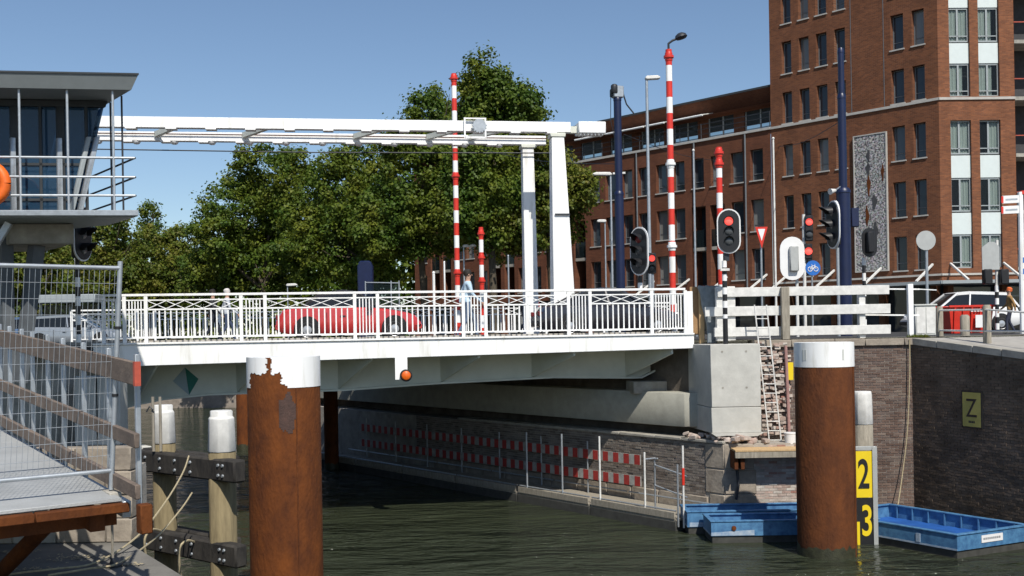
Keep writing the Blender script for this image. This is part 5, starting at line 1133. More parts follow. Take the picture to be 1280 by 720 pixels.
# ------------------------------------------------------------------ control house over the left bank
def gpt(px, py, z):
    u = (px - PPX) / F; v = (PPY - py) / F; d = (z - EYE) / (-u * _s + v * _c)
    return Vector((d * (u * _c + v * _s), d, z))
P0 = at(170, 267, 20.0); FZ = P0.z
def hc(a, b, z): return flat(P0) - B * a + K * b + Z * z
def ha(px, b=0.0):
    u = (px - PPX) / F; q = flat(P0) + K * b
    return (q.x - u * q.y) / (B.x - u * B.y)
ch = thing('control_house', hc(3, 2, 4.4), 'glazed bridge control house on legs with balcony rails at far left', 'building')
mb = MB(); mb.prism([hc(0, 0, FZ - .07), hc(0, 1.6, FZ - .07), hc(.9, 3.2, FZ - .07), hc(9, 3.2, FZ - .07), hc(9, 0, FZ - .07)], (0, 0, .1)); mb.build('balcony_floor', M['framegrey'], ch, bevel=.01)
mb = MB(); mb.prism([hc(-.02, -.02, FZ - .05), hc(9, -.02, FZ - .05), hc(9, -.09, FZ - .05), hc(-.02, -.09, FZ - .05)], (0, 0, .11)); mb.build('balcony_edge', M['steel'], ch, bevel=.01)
RZ0, RZ1 = at(150, 114, 20).z, at(150, 97, 20).z; rc = ha(176, -.1); rb = ha(169.5, -.1)
mb = MB(); vs = [hc(rb, -.1, RZ0), hc(rb, 4.6, RZ0), hc(9, 4.6, RZ0), hc(9, -.1, RZ0), hc(rc, -.2, RZ1), hc(rc, 4.7, RZ1), hc(9, 4.7, RZ1), hc(9, -.2, RZ1)]
mb.add(vs, [(0, 1, 2, 3), (4, 7, 6, 5), (0, 4, 5, 1), (1, 5, 6, 2), (2, 6, 7, 3), (3, 7, 4, 0)]); rf = mb.build('roof', M['roofgrey'], ch, smooth=0)
mb = MB(); mb.prism([hc(rc - .01, -.22, RZ1 + .003), hc(rc - .01, 4.7, RZ1 + .003), hc(9, 4.7, RZ1 + .003), hc(9, -.22, RZ1 + .003)], (0, 0, .035)); mb.build('roof_edge', M['roofdark'], rf, smooth=0)
mb = MB(); c_ = ha(2, 2); mb.tube([hc(c_, 2, RZ1), hc(c_, 2, RZ1 + .65)], .05, 8); mb.build('roof_vent', M['framegrey'], rf)
HB = 0.95; ZT = RZ0 - .02; ar0, ar1 = ha(104, HB), ha(137, HB)
mb = MB(); mb.prism([hc(ar1, HB, ZT - .12), hc(9, HB, ZT - .12), hc(9, HB, ZT), hc(ar1 - .04, HB, ZT)], K * .15); mb.build('head_beam', M['roofdark'], ch, smooth=0)
# glazing panes and mullions along the front
cuts = [ha(p, HB) for p in (78, 20, -40)]; edges_b = [ar0 + .12] + cuts + [9]; edges_t = [ar1 + .12] + cuts + [9]
for i in range(4):
    a0, a1, t0, t1 = edges_b[i], edges_b[i + 1], edges_t[i], edges_t[i + 1]
    mb = MB(); mb.prism([hc(a0, HB + .05, FZ + .05), hc(a1, HB + .05, FZ + .05), hc(t1, HB + .05, ZT - .13), hc(t0, HB + .05, ZT - .13)], K * .02); mb.build('pane', M['cabglass'], ch, smooth=0)
for a in cuts:
    mb = MB(); mb.prism([hc(a - .05, HB - .05, FZ + .04), hc(a + .05, HB - .05, FZ + .04), hc(a + .05, HB - .05, ZT - .75), hc(a - .05, HB - .05, ZT - .75)], K * .09); mb.build('mullion', M['steel'], ch, bevel=.01)
    mb = MB(); mb.prism([hc(a - .12, HB + .02, FZ), hc(a + .04, HB + .02, FZ), hc(a + .04, HB + .02, ZT - .12), hc(a - .12, HB + .02, ZT - .12)], K * .06); mb.build('mullion', M['roofdark'], ch, bevel=.01)
    mb = MB(); mb.prism([hc(a - .55, HB + .02, FZ), hc(a - .5, HB + .02, FZ), hc(a - .5, HB + .02, ZT - .12), hc(a - .55, HB + .02, ZT - .12)], K * .06); mb.build('mullion', M['roofdark'], ch)
for zz in (1.05, .35): mb = MB(); mb.prism([hc(ar0, HB + .02, FZ + zz), hc(9, HB + .02, FZ + zz), hc(9, HB + .02, FZ + zz + .05), hc(ar0, HB + .02, FZ + zz + .05)], K * .05); mb.build('transom', M['roofdark'], ch)
for dx, w in ((0, .1), (.16, .09)):
    mb = MB(); mb.prism([hc(ar0 + dx, HB - .06, FZ + .03), hc(ar0 + dx + w, HB - .06, FZ + .03), hc(ar1 + dx + w + .0 + .13, HB - .06, ZT - .72), hc(ar1 + dx + .13, HB - .06, ZT - .72)], K * .1); mb.build('raking_mullion', M['steel' if dx == 0 else 'framegrey'], ch, bevel=.01)
mb = MB(); mb.prism([hc(ar0 + .05, HB + .02, FZ), hc(ar1 + .03, HB + .02, ZT - .12), hc(ar1 + .03, 4.2, ZT - .12), hc(ar0 + .05, 4.2, FZ)], -B * .03); mb.build('side_pane', M['cabglass'], ch, smooth=0)
mb = MB(); mb.prism([hc(ar0 + .1, 4.1, FZ), hc(9, 4.1, FZ), hc(9, 4.1, ZT), hc(ar1 + .1, 4.1, ZT)], K * .1); mb.build('back_wall', M['dim'], ch, smooth=0)
mb = MB(); mb.prism([hc(ar0 + .4, 2.0, FZ + .03), hc(ar0 + 2.2, 2.0, FZ + .03), hc(ar0 + 2.2, 2.8, FZ + .03), hc(ar0 + .4, 2.8, FZ + .03)], (0, 0, .75)); mb.build('desk', M['sill'], ch)
for dx in (.7, 1.3): mb = MB(); mb.prism([hc(ar0 + dx, 2.2, FZ + .85), hc(ar0 + dx + .45, 2.2, FZ + .85), hc(ar0 + dx + .45, 2.2, FZ + 1.2), hc(ar0 + dx, 2.2, FZ + 1.2)], K * .05); mb.build('monitor', M['signback'], ch)
# balcony posts and rails
for px in (29, 89, 146): a = ha(px, 0); mb = MB(); mb.tube([hc(a, 0, FZ), hc(a, 0, RZ0 + .02)], .025, 8); mb.build('balcony_post', M['steel'], ch)
for b in (.6, 1.3): mb = MB(); mb.tube([hc(.04, b, FZ), hc(.04, b, RZ0 + .02)], .02, 8); mb.build('balcony_post', M['darksteel'], ch)
for y in (197.5, 221.5, 244.5):
    zz = at(170, y, 20).z; mb = MB(); mb.tube([hc(9, 0, zz), hc(.0, 0, zz)], .024, 8); mb.build('balcony_rail', M['steel'], ch)
    mb = MB(); mb.tube([hc(.0, 0, zz), hc(.0, 3.0, zz)], .02, 8); mb.build('balcony_rail', M['darksteel'], ch)
# underside and legs
a0, a1 = ha(95, 1.2), ha(14, 1.2)
mb = MB(); mb.prism([hc(a0, 1.2, FZ - .48), hc(a1, 1.2, FZ - .48), hc(a1, 1.2, FZ - .08), hc(a0, 1.2, FZ - .08)], K * 2.2); mb.build('floor_beam', M['concrete2'], ch, bevel=.02)
t_ = hc(ha(48, 1.6), 1.6, FZ - .48); b_ = hc(ha(24, 1.6), 1.6, 3.9); mb = MB(); mb.tube([b_, t_], [.15, .17], 4); mb.build('leg', M['legshade'], ch)
t_ = hc(ha(9, 1.6), 1.6, FZ - .1); b_ = hc(ha(9, 1.6), 1.6, 3.9); mb = MB(); mb.tube([b_, t_], [.16, .16], 4); mb.build('leg', M['legshade'], ch)
mb = MB(); mb.bar(hc(ha(-12, .6), .6, FZ - .75), hc(ha(14, .6), .6, FZ - .12), .12, .12); mb.build('brace', M['steel'], ch)
# lifebuoy on the rail
c = hc(ha(-15, -.1), -.1, at(0, 234, 20).z); mb = MB(); mb.tube([c + B * .36 * math.cos(a) + Z * .36 * math.sin(a) for a in np.linspace(0, 2 * math.pi, 25)], .1, 10, cap=False); mb.build('lifebuoy', M['orange'], label='orange lifebuoy hanging on the control house balcony rail', cat='lifebuoy')

# ------------------------------------------------------------------ gangway
A = at(157, 622, 8.75); SLOPE = .07
def gw(k, l, h=0.0): return A + K * k - KN * l + Z * (SLOPE * k + h)
def gk(px):
    u = (px - PPX) / F; return (u * A.y - A.x) / (K.x - u * K.y)
gg = thing('gangway', gw(3, 1.5, -.2), 'grey sheet metal gangway with weathered board guard rails at lower left', 'gangway')
cut_ = [0, 1.3, 3.4, 6.2, 9.5]
for i in range(4):
    for l0, l1 in ((.03, 1.15), (1.16, 3.2)):
        mb = MB(); mb.prism([gw(cut_[i] + .006, l0, -.03), gw(cut_[i + 1] - .006, l0, -.03), gw(cut_[i + 1] - .006, l1, -.03), gw(cut_[i] + .006, l1, -.03)], (0, 0, .03)); mb.build('deck_sheet', M['deckmetal'], gg, bevel=.004)
for l0, l1 in ((-.02, .72), (.725, 1.25), (1.255, 3.2)):
    mb = MB(); mb.prism([gw(-.05, l0, -.115), gw(.03, l0, -.115), gw(.03, l1, -.115), gw(-.05, l1, -.115)], (0, 0, .075)); mb.build('front_beam', M['rust'], gg, bevel=.008)
mb = MB(); mb.bar(gw(0, -.01, -.1), gw(10, -.01, -.1), .07, .14); mb.build('side_beam', M['steel'], gg, bevel=.006)
mb = MB(); mb.bar(gw(.1, .2, -.2), gw(10, .2, -.2), .12, .16); mb.bar(gw(.3, 0, -.2), gw(.3, 3.2, -.2), .12, .16); mb.build('under_beam', M['rust2'], gg)
for px in (163, 128, 97, 72, 53, 34, 21, 6, -6):
    k = gk(px); mb = MB(); p = gw(k, -.05, 0); mb.bar(p - Z * .16, p + Z * 1.22, .042, .042, K); mb.build('guard_post', M['steel'], gg, bevel=.006)
kA = gk(163) - .12
for h0, hh, nm in ((1.07, .19, 'top'), (.52, .12, 'mid'), (.10, .12, 'low')):
    segs = [kA, kA + 3.0, kA + 6.2, kA + 9.5]
    for i in range(3):
        mb = MB(); a, b = gw(segs[i], -.0, h0), gw(segs[i + 1] - .01, -.0, h0); mb.bar(a, b, .045, hh); bo = mb.build('guard_board', M['board'], gg, bevel=.006)
        if i == 0 and nm == 'top': mb = MB(); mb.bar(a - K * .045, a - K * .002, .05, hh + .01); mb.build('red_end', M['dullred'], bo)
c = gw(kA, -.05, -.12); mb = MB(); mb.obox(c, K * .06, KN * .05, Z * .12); mb.build('corner_cleat', M['rust'], gg, bevel=.01)
# mesh fence panel across the gangway
BR, TR = at(139, 612, 8.95), at(150.5, 331, 8.95)
fp = thing('mesh_fence_panel', BR, 'galvanised wire mesh fence panel standing across the gangway', 'fence'); W_ = 2.6
lf = lambda p, w: p - KN * w
mb = MB(); mb.tube([BR, TR + Z * .03], .021, 10); mb.build('upright', M['steel'], fp); mb = MB(); mb.tube([lf(BR, W_), lf(TR, W_)], .021, 10); mb.build('upright', M['steel'], fp)
mix = lambda t: BR + (TR - BR) * t
for t in (.085, .985): mb = MB(); mb.tube([mix(t), lf(mix(t), W_)], .019, 10); mb.build('tube_rail', M['steel'], fp)
vw = MB(); a, b = mix(.085), mix(.985); vw.tube([(0, 0, 0), b - a], .0018, 4, cap=False); vme = vw.mesh('wire', M['steel'])
n = int(W_ / .042)
for i in range(1, n): link('wire', vme, fp, lf(a, W_ * i / n))
hw = MB(); hw.tube([(0, 0, 0), -KN * W_], .0022, 4, cap=False); hme = hw.mesh('wire', M['steel'])
for i in range(1, 13): link('wire', hme, fp, mix(.085 + .9 * i / 13))
mb = MB(); p = gw(.22, .12, 0)
mb.obox(BR + Vector((0, 0, -.04)), K * .12, KN * .05, Z * .03); mb.build('foot', M['concrete2'], fp, bevel=.008)
for t in (.42, .58, .72): mb = MB(); mb.tube([mix(t) - Z * .012, mix(t) + Z * .012], .028, 10); mb.build('clip', M['black'], fp)
# strut and prop below
s0, s1 = at(74, 640, 9.3), gpt(-18, 735, 2.3)
mb = MB(); mb.tube([s1, s0], .075, 12); mb.build('support_strut', M['rust'], gg)
mb = MB(); mb.tube([at(10, 652, 8.9), at(-40, 690, 8.7)], .07, 10); mb.build('support_strut', M['rust2'], gg)
pr = gpt(141, 707, 2.43); pt = Vector((pr.x, pr.y, 3.25)); t = thing('steel_prop', pr, 'thin steel rod with foot plate standing under the gangway corner', 'prop')
mb = MB(); mb.tube([pr, pt], .014, 8); mb.build('rod', M['greywood'], t); mb = MB(); mb.lathe([(.1, 0), (.1, .015), (.03, .03), (.02, .08)], pr, 10); mb.build('foot_plate', M['darksteel'], t)

# ------------------------------------------------------------------ low quay at lower left
ql = thing('low_quay', (-6, 9, 0), 'low grey quay slab with block wall under the gangway', 'quay'); E1, E2 = gpt(161, 679, 2.42), gpt(228, 720, 2.42); ed = (E2 - E1).normalized()
far_ = E1 - ed * 0.2; nr_ = E2 + ed * 7
mb = MB(); mb.prism([flat(far_) - Z, flat(nr_) - Z, Vector((nr_.x - 14, nr_.y - 3, -1)), Vector((-16, far_.y + 1, -1)), Vector((far_.x, far_.y + .6, -1))], (0, 0, 3.42)); mb.build('quay_slab', M['quaypave'], ql, smooth=0)
r = random.Random(9); y = E1.y + .05; z = 2.425; row = 0
while z < 3.3:
    x = E1.x + .02 - (.0 if row % 2 else .3); h = .27
    if row % 2 == 0: mb = MB(); mb.box(x + .008, E1.x + .02, y - .01, y + .25, z, z + h - .012); mb.build('wall_block', M['stone'], ql, bevel=.01)
    while x > -9:
        w = r.uniform(.45, .7); mb = MB(); mb.box(x - w + .008, x - .002, y + r.uniform(-.008, .008), y + .25, z, z + h - .012); mb.build('wall_block', M[r.choice(['stone', 'concrete2', 'stone'])], ql, bevel=.01); x -= w
    z += h; row += 1
mb = MB(); mb.box(-10, E1.x - .02, y + .02, y + .6, 2.43, 3.25); mb.build('wall_core', M['mortar'], ql, smooth=0)
for (px, py, s) in ((75, 700, .16), (45, 712, .09), (105, 696, .1), (20, 690, .07), (160, 706, .05)):      # litter and dry leaves drifted on the slab
    c = gpt(px, py, 2.428)
    mb = MB()
    for i in range(60): 
        q = c + Vector((r.gauss(0, s * 1.6), r.gauss(0, s * .6), r.uniform(0, .01))); a = r.uniform(0, 6); mb.add([q, q + Vector((math.cos(a), math.sin(a), .2)) * .03, q + Vector((-math.sin(a), math.cos(a), .1)) * .025], [(0, 1, 2)])
    mb.build('dry_leaves', M['rope'], label='small drift of dry leaves on the low quay slab', cat='leaves', group='leaf drifts on the low quay', kind='stuff', smooth=0)

# ------------------------------------------------------------------ timber fender
FR, FL = Vector((-3.77, 14.3, 0)), Vector((-5.78, 15.95, 0)); fd = (FL - FR).normalized(); fn = Vector((-fd.y, fd.x, 0)); fn = fn if fn.y < 0 else -fn
tf = thing('timber_fender', (-4.7, 15, 0), 'dark timber fender of two white capped piles and bolted beams', 'fender')
for (px, d, rad, zt, zw) in ((277, 14.72, .2, 3.69, 3.11), (204.5, 15.75, .18, 3.72, 3.14)):
    x = gx(px, d, 3.4); mb = MB(); mb.tube([(x, d, -1.5), (x, d, zw)], rad, 8); pl = mb.build('pile', M['timber2'], tf, bevel=.02)
    mb = MB(); mb.tube([(x, d, zw), (x, d, zt - .12), (x, d, zt - .1), (x, d, zt - .09), (x, d, zt)], [rad * 1.02, rad * .93, rad * .93, rad * .80, rad * .82], 8); mb.build('white_cap', M['offwhite'], pl, bevel=.012)
for zt in (3.03, 1.86):
    h = .31; a = FR + Z * (zt - h / 2); b = FL + Z * (zt - h / 2)
    mb = MB(); mb.bar(a, b, .2, h); bmx = mb.build('fender_beam', M['timber'], tf, bevel=.025)
    L = (FL - FR).length
    for f_ in (.1, .14, .4, .55, .7, .85):
        for dz in (-.07, .07): mb = MB(); mb.lathe([(.025, 0), (.02, .02)], FR + fd * L * f_ + fn * .1 + Z * (zt - h / 2 + dz), 8, fn); mb.build('bolt', M['steel'], bmx)
    mb = MB(); mb.bar(a + fd * .3 + Vector((0, .42, 0)), b + Vector((0, .42, 0)), .2, h - .03); mb.build('fender_beam', M['timber'], tf, bevel=.025)
mb = MB(); c = gpt(190, 512, 3.9) if False else None
x, d = gx(195, 15.5, 3.6), 15.5
t = thing('mooring_ladder', (x, d, 2.4), 'two thin grey ladder stiles beside the left white capped pile', 'ladder')
for px in (191, 200): x_ = gx(px, 15.45, 3.8); mb = MB(); mb.tube([(x_, 15.45, 3.05), (x_, 15.45, at(px, 496, 15.45).z)], .022, 8); mb.build('stile', M['greywood'], t)
mb = MB(); mb.tube([at(183, 515, 15.4), at(187, 508, 15.4), at(192, 512, 15.4)], .012, 6); mb.build('hook', M['darksteel'], t)
# ropes
def rope(pts, label, rad=.011): 
    P_ = [Vector(p) for p in pts]; out_ = []
    for i in range(len(P_) - 1):
        p0, p1, p2, p3 = P_[max(0, i - 1)], P_[i], P_[i + 1], P_[min(len(P_) - 1, i + 2)]
        for t in np.linspace(0, 1, 7, endpoint=False): out_.append(.5 * ((2 * p1) + (p2 - p0) * t + (2 * p0 - 5 * p1 + 4 * p2 - p3) * t * t + (3 * p1 - p0 - 3 * p2 + p3) * t ** 3))
    out_.append(P_[-1]); mb = MB(); mb.tube(out_, rad, 6); mb.build('mooring_rope', M['rope'], label=label, cat='rope')
rope([at(236, 570, 14.6), at(228, 592, 14.0), at(205, 630, 12.8), at(170, 672, 11.6), gpt(120, 703, 2.45), gpt(70, 711, 2.45), gpt(25, 716, 2.45), gpt(-10, 722, 2.45)], 'taut mooring rope from the upper fender beam to the quay')
rope([at(240, 616, 14.5), at(225, 638, 13.8), at(195, 672, 12.6), gpt(150, 703, 2.45), gpt(110, 711, 2.45), gpt(60, 719, 2.45)], 'mooring rope from below the upper beam to the quay')
for j, (px, y0, y1, lab) in enumerate(((190, 662, 700, 'rope loop round the middle of the lower fender beam'), (233, 676, 724, 'rope loop near the right end of the lower fender beam'))):
    c = [at(px - 7, y1, 14.6), at(px - 9, y0 + 12, 14.5), at(px, y0, 14.6), at(px + 12, y0 + 2, 14.9)]; rope(c, lab, .016)
# ------------------------------------------------------------------ rusty steel piles
def steel_pile(px, d, dia, ytop, wy, label, m_, wraps=None):
    x = gx(px, d, 3); zt = at(px, ytop, d).z; zw = at(px, wy, d).z if wy else None; t = thing('steel_pile', (x, d, 0), label, 'pile'); rad = dia / 2
    mb = MB(); mb.tube([(x, d, -2), (x, d, zt - .03), (x, d, zt)], [rad, rad, rad - .01], 40); mb.build('shaft', M[m_], t, smooth=.6)
    mb = MB(); nb = 48; lo = []; hi = []; rb_ = random.Random(int(px))
    for i in range(nb): a = 2 * math.pi * i / nb; cx2, cy2 = x + (rad + .004) * math.cos(a), d + (rad + .004) * math.sin(a); lo.append((cx2, cy2, -.3)); hi.append((cx2, cy2, .16 + rb_.uniform(0, .12)))
    mb.add(lo + hi, [(i, (i + 1) % nb, nb + (i + 1) % nb, nb + i) for i in range(nb)]); mb.build('tide_band', M['tide'], t, smooth=.6)
    if zw:
        mb = MB(); n = 200; g = 40; zz = np.linspace(zw, zt + .004, g + 1); R_ = rad + .006
        ang = np.linspace(0, 2 * math.pi, n + 1)
        for i in range(n):
            for j in range(g):
                am, zm = (ang[i] + ang[i + 1]) / 2, (zz[j] + zz[j + 1]) / 2
                if wraps and wraps(am, (zm - zw) / (zt - zw)): continue
                q = lambda a, z: (x + R_ * math.cos(a), d + R_ * math.sin(a), z)
                mb.quad(q(ang[i], zz[j]), q(ang[i + 1], zz[j]), q(ang[i + 1], zz[j + 1]), q(ang[i], zz[j + 1]))
        mb.build('white_band', M['white'], t, smooth=.6)
        mb = MB(); mb.lathe([(rad - .012, zt + .0005 - zt), (rad - .03, .006)], (x, d, zt), 32); mb.build('top_plate', M['white'], t)
    return t, x, rad
def chip(a, f):
    s = math.cos(a)                                  # -1 left .. 1 right as seen from the water
    if math.sin(a) > 0: return False
    w_ = .025 * math.sin(23 * f) + .015 * math.sin(61 * f + 1); e_ = .03 * math.sin(17 * s) + .02 * math.sin(53 * s + 2)
    if -.78 + w_ < s < .16 + w_ and f < .47 + e_: return True
    if .16 <= s < .3 + w_ and f < .12 + e_: return True
    if -.24 + w_ < s < -.11 + .8 * w_: return True
    return False
t, x, rad = steel_pile(356, 17.3, 1.19, 446, 483, 'thick rusty steel pile with chipped white top in the left foreground', 'rust', chip)
mb = MB(); s_ = .12 * rad / .6; mb.tube([(x + rad * .52, 17.3 - rad * .86, -.5), (x + rad * .52, 17.3 - rad * .86, at(356, 483, 17.3).z)], .012, 6); mb.build('weld_seam', M['rust2'], t)
mb = MB(); zc_ = at(360, 514, 17.3).z; rr = random.Random(3); ang0 = -math.pi / 2 + .3
for i in range(12):
    for j in range(22):
        u_, v_ = (i - 5.5) / 6, (j - 10.5) / 11
        if u_ * u_ + v_ * v_ > .8 + .2 * math.sin(5 * math.atan2(v_, u_) + 1): continue
        a0_, a1_ = ang0 + (i - 6) * .045, ang0 + (i - 5) * .045; z0_, z1_ = zc_ + (j - 11) * .032, zc_ + (j - 10) * .032; R_ = rad + .0035
        q = lambda a, z: (x + R_ * math.cos(a), 17.3 + R_ * math.sin(a), z)
        mb.quad(q(a0_, z0_), q(a1_, z0_), q(a1_, z1_), q(a0_, z1_))
mb.build('scuffed_patch', M['scuff'], t, smooth=.6)
t, x, rad = steel_pile(1031, 21.7, 1.2, 428, 458, 'thick rusty steel pile with clean white top beside the depth gauge', 'rust2')
mb = MB(); mb.tube([(x + rad * .80, 21.7 - rad * .61, -.5), (x + rad * .80, 21.7 - rad * .61, at(1031, 459, 21.7).z)], .014, 6); mb.build('weld_seam', M['rust'], t)
for a_ in (-2.5, -2.6, -1.2): 
    q = Vector((x + (rad + .006) * math.cos(a_), 21.7 + (rad + .006) * math.sin(a_), at(1031, 443, 21.7).z)); mb = MB(); mb.obox(q, Vector((math.sin(a_), -math.cos(a_), 0)) * .02, Vector((math.cos(a_), math.sin(a_), 0)) * .004, Z * .11); mb.build('scrape_mark', M['cabinet'], t)
steel_pile(413, 37, .5, 488, None, 'slim rusty pile under the bridge right of the chipped pile', 'rust')
steel_pile(303, 44, .55, 492, None, 'slim rusty pile under the bridge left of the chipped pile', 'rust')
# ------------------------------------------------------------------ lettering
def text_mesh(parent, body, c, ux, uz, h, m_, depth=.01, wscale=1.0, bold=.0):
    cu = bpy.data.curves.new('numeral', 'FONT'); cu.body = body; cu.size = 1; cu.align_x = 'CENTER'; cu.extrude = .005; cu.offset = bold
    o = bpy.data.objects.new('tmp', cu); COL.objects.link(o); dg = bpy.context.evaluated_depsgraph_get(); me = bpy.data.meshes.new_from_object(o.evaluated_get(dg)); bpy.data.objects.remove(o)
    co = np.array([v.co[:] for v in me.vertices]); y0, y1 = co[:, 1].min(), co[:, 1].max(); x0, x1 = co[:, 0].min(), co[:, 0].max(); s = h / (y1 - y0); n = ux.cross(uz)
    for v in me.vertices:
        p = ux * ((v.co.x - (x0 + x1) / 2) * s * wscale) + uz * ((v.co.y - (y0 + y1) / 2) * s) + n * (v.co.z + .006)
        v.co = c + p - rootloc(parent)
    me.materials.append(m_); ob = link('numeral', me); ob.parent = parent; ob.location = (0, 0, 0); return ob
X = Vector((1, 0, 0))
# clearance gauge behind the right pile
gd = 22.55
t = thing('depth_gauge', (gx(1080, gd), gd, 0), 'yellow and black gauge board with numerals 2 and 3 beside the rusty pile', 'gauge')
xl, xr = gx(1050, gd, 2), gx(1089.5, gd, 2)
for (y0, y1, m_, dg_, dm, h) in ((564, 622, 'yellow', '2', 'black', .64), (622.6, 681, 'black', '3', 'yellow', .68)):
    z1, z0 = at(1075, y0, gd).z, at(1075, y1, gd).z; mb = MB(); mb.prism([(xl, gd, z0), (xr, gd, z0), (xr, gd, z1), (xl, gd, z1)], (0, .03, 0)); pnl = mb.build('panel', M[m_], t)
    text_mesh(pnl, dg_, Vector((gx(1079 if dg_ == '2' else 1082, gd, 2), gd - .004, (z0 + z1) / 2 + .02)), X, Z, h, M[dm], wscale=.58, bold=.012)
mb = MB(); z0_ = at(1075, 681, gd).z; mb.box(gx(1070.5, gd, 1), gx(1074, gd, 1), gd - .012, gd - .003, z0_, z0_ + .5); mb.build('numeral_bar', M['yellow'], t)
mb = MB(); mb.box(xr + .005, xr + .11, gd - .03, gd + .08, -.6, at(1090, 558, gd).z); mb.build('gauge_frame', M['signback'], t, bevel=.008)
mb = MB(); mb.box(xl, xr + .002, gd - .02, gd + .06, at(1075, 563, gd).z, at(1075, 558, gd).z); mb.build('gauge_frame', M['signback'], t, bevel=.008)
mb = MB(); mb.box(xl, xr, gd + .032, gd + .06, -.6, z0_); mb.build('lower_board', M['concrete2'], t)
t = thing('timber_pile', (gx(1078, 23.1), 23.1, 0), 'timber pile with white painted top behind the gauge board', 'pile'); x = gx(1078, 23.1, 3)
mb = MB(); zt = at(1078, 489, 23.1).z; zw = at(1078, 530, 23.1).z; mb.tube([(x, 23.1, -1), (x, 23.1, zw)], .23, 8); mb.build('shaft', M['greywood'], t, bevel=.02); mb = MB(); mb.tube([(x, 23.1, zw), (x, 23.1, zt - .08), (x, 23.1, zt)], [.235, .215, .2], 8); mb.build('white_cap', M['offwhite'], t, bevel=.012)
# Z plate on the dark wall
k = 1.95; c = flat(Q0) + QD * k; c.z = at(1212, 512, c.y).z; t = thing('letter_plate', c, 'dull yellow plate with black letter Z on the dark quay wall', 'sign'); o_ = -out * .045
mb = MB(); mb.prism([c + o_ - QD * .28 - Z * .4, c + o_ + QD * .28 - Z * .4, c + o_ + QD * .28 + Z * .4, c + o_ - QD * .28 + Z * .4], out * .02); pl = mb.build('plate', M['zyellow'], t, bevel=.004)
mb = MB()
for s0, s1, z0, z1 in ((-.30, .30, .4, .43), (-.30, .30, -.43, -.4), (-.31, -.28, -.43, .43), (.28, .31, -.43, .43)): mb.prism([c + o_ + QD * s0 + Z * z0, c + o_ + QD * s1 + Z * z0, c + o_ + QD * s1 + Z * z1, c + o_ + QD * s0 + Z * z1], out * .03)
mb.build('plate_border', M['black'], pl); text_mesh(pl, 'Z', c + o_ + Z * .04, QD, Z, .42, M['black'], wscale=.85)
mb = MB(); 
for i in range(4): mb.prism([c + o_ - out * .006 + QD * (-.09 + i * .05) - Z * .31, c + o_ - out * .006 + QD * (-.055 + i * .05) - Z * .31, c + o_ - out * .006 + QD * (-.055 + i * .05) - Z * .26, c + o_ - out * .006 + QD * (-.09 + i * .05) - Z * .26], out * .004)
mb.build('small_print', M['darksteel'], pl)

# ------------------------------------------------------------------ white board barrier on the quay
bd = 26.25
t = thing('board_barrier', (gx(1000, bd), bd, 4.43), 'barrier of three weathered white boards on wooden posts', 'barrier')
for (xa, xb_, y0, y1) in ((897, 1112, 358.5, 370), (881, 1113, 382, 394), (892, 1113, 408, 419.5)):
    z1, z0 = at(985, y0, bd).z, at(985, y1, bd).z; cuts_ = [xa, 984, xb_] 
    for a, b in zip(cuts_[:-1], cuts_[1:]): mb = MB(); mb.box(gx(a, bd, 5) + .004, gx(b, bd, 5) - .004, bd - .03, bd + .02, z0, z1); mb.build('board', M['offwhite'], t, bevel=.008)
mb = MB(); x = gx(981.5, bd - .1, 5); mb.box(x - .1, x + .1, bd - .18, bd - .032, 4.44, at(981, 359, bd).z); mb.build('post', M['greywood'], t, bevel=.012)
for px, w in ((907, .24), (1077, .08)): x = gx(px, bd + .1, 5); mb = MB(); mb.box(x - w, x + w, bd + .03, bd + .22, 4.43, at(px, 358, bd).z); mb.build('post', M['offwhite'], t, bevel=.012)
t = thing('white_rail', (gx(1110, 26.6), 26.6, 4.44), 'white post and two thin white rails behind the barrier boards', 'railing')
x = gx(1138, 26.4, 5); mb = MB(); mb.box(x - .065, x + .065, 26.34, 26.47, 4.44, at(1138, 355, 26.4).z); mb.build('post', M['white'], t, bevel=.012)
for y in (361, 393.5): mb = MB(); mb.bar(at(1075, y, 26.52), at(1149, y + .5, 26.52), .04, .035); mb.build('rail', M['white'], t)
mb = MB(); mb.bar(at(1149, 361.5, 26.6), at(1170, 362.5, 27.5), .03, .025); mb.build('rail', M['white'], t)
# wooden screen and tarp at the railing end
t = thing('wooden_screen', (gx(870, 26.8), 26.8, 4.36), 'brown wooden screen with light corner batten at the railing end', 'screen')
mb = MB(); mb.box(gx(862.5, 26.85, 5), gx(873.5, 26.85, 5), 26.8, 26.84, at(868, 418, 26.8).z, at(868, 358.5, 26.8).z); mb.build('panel', M['ply'], t, bevel=.004)
mb = MB(); mb.box(gx(873.7, 26.75, 5), gx(880, 26.75, 5), 26.7, 26.8, 4.37, at(876, 358, 26.8).z); mb.build('batten', M['newwood'], t, bevel=.008)
t = thing('tarp_bundle', (gx(889, 26.5), 26.5, 4.37), 'grey plastic sheet wrapped round a post beside the wooden screen', 'tarpaulin')
mb = MB(); x = gx(889, 26.6, 5); zt = at(889, 357.5, 26.6).z; rr = random.Random(2); vs = []; n = 20; levels = [(4.37, .12), (4.6, .11), (4.85, .12), (5.1, .15), (5.35, .2), (5.6, .24), (zt, .27)]
for z_, r_ in levels:
    for i in range(n): a = 2 * math.pi * i / n; q = r_ * (1 + .22 * math.sin(3 * a + z_ * 2) + rr.uniform(-.12, .12)); vs.append((x + q * math.cos(a), 26.62 + q * .55 * math.sin(a), z_ + rr.uniform(-.02, .02)))
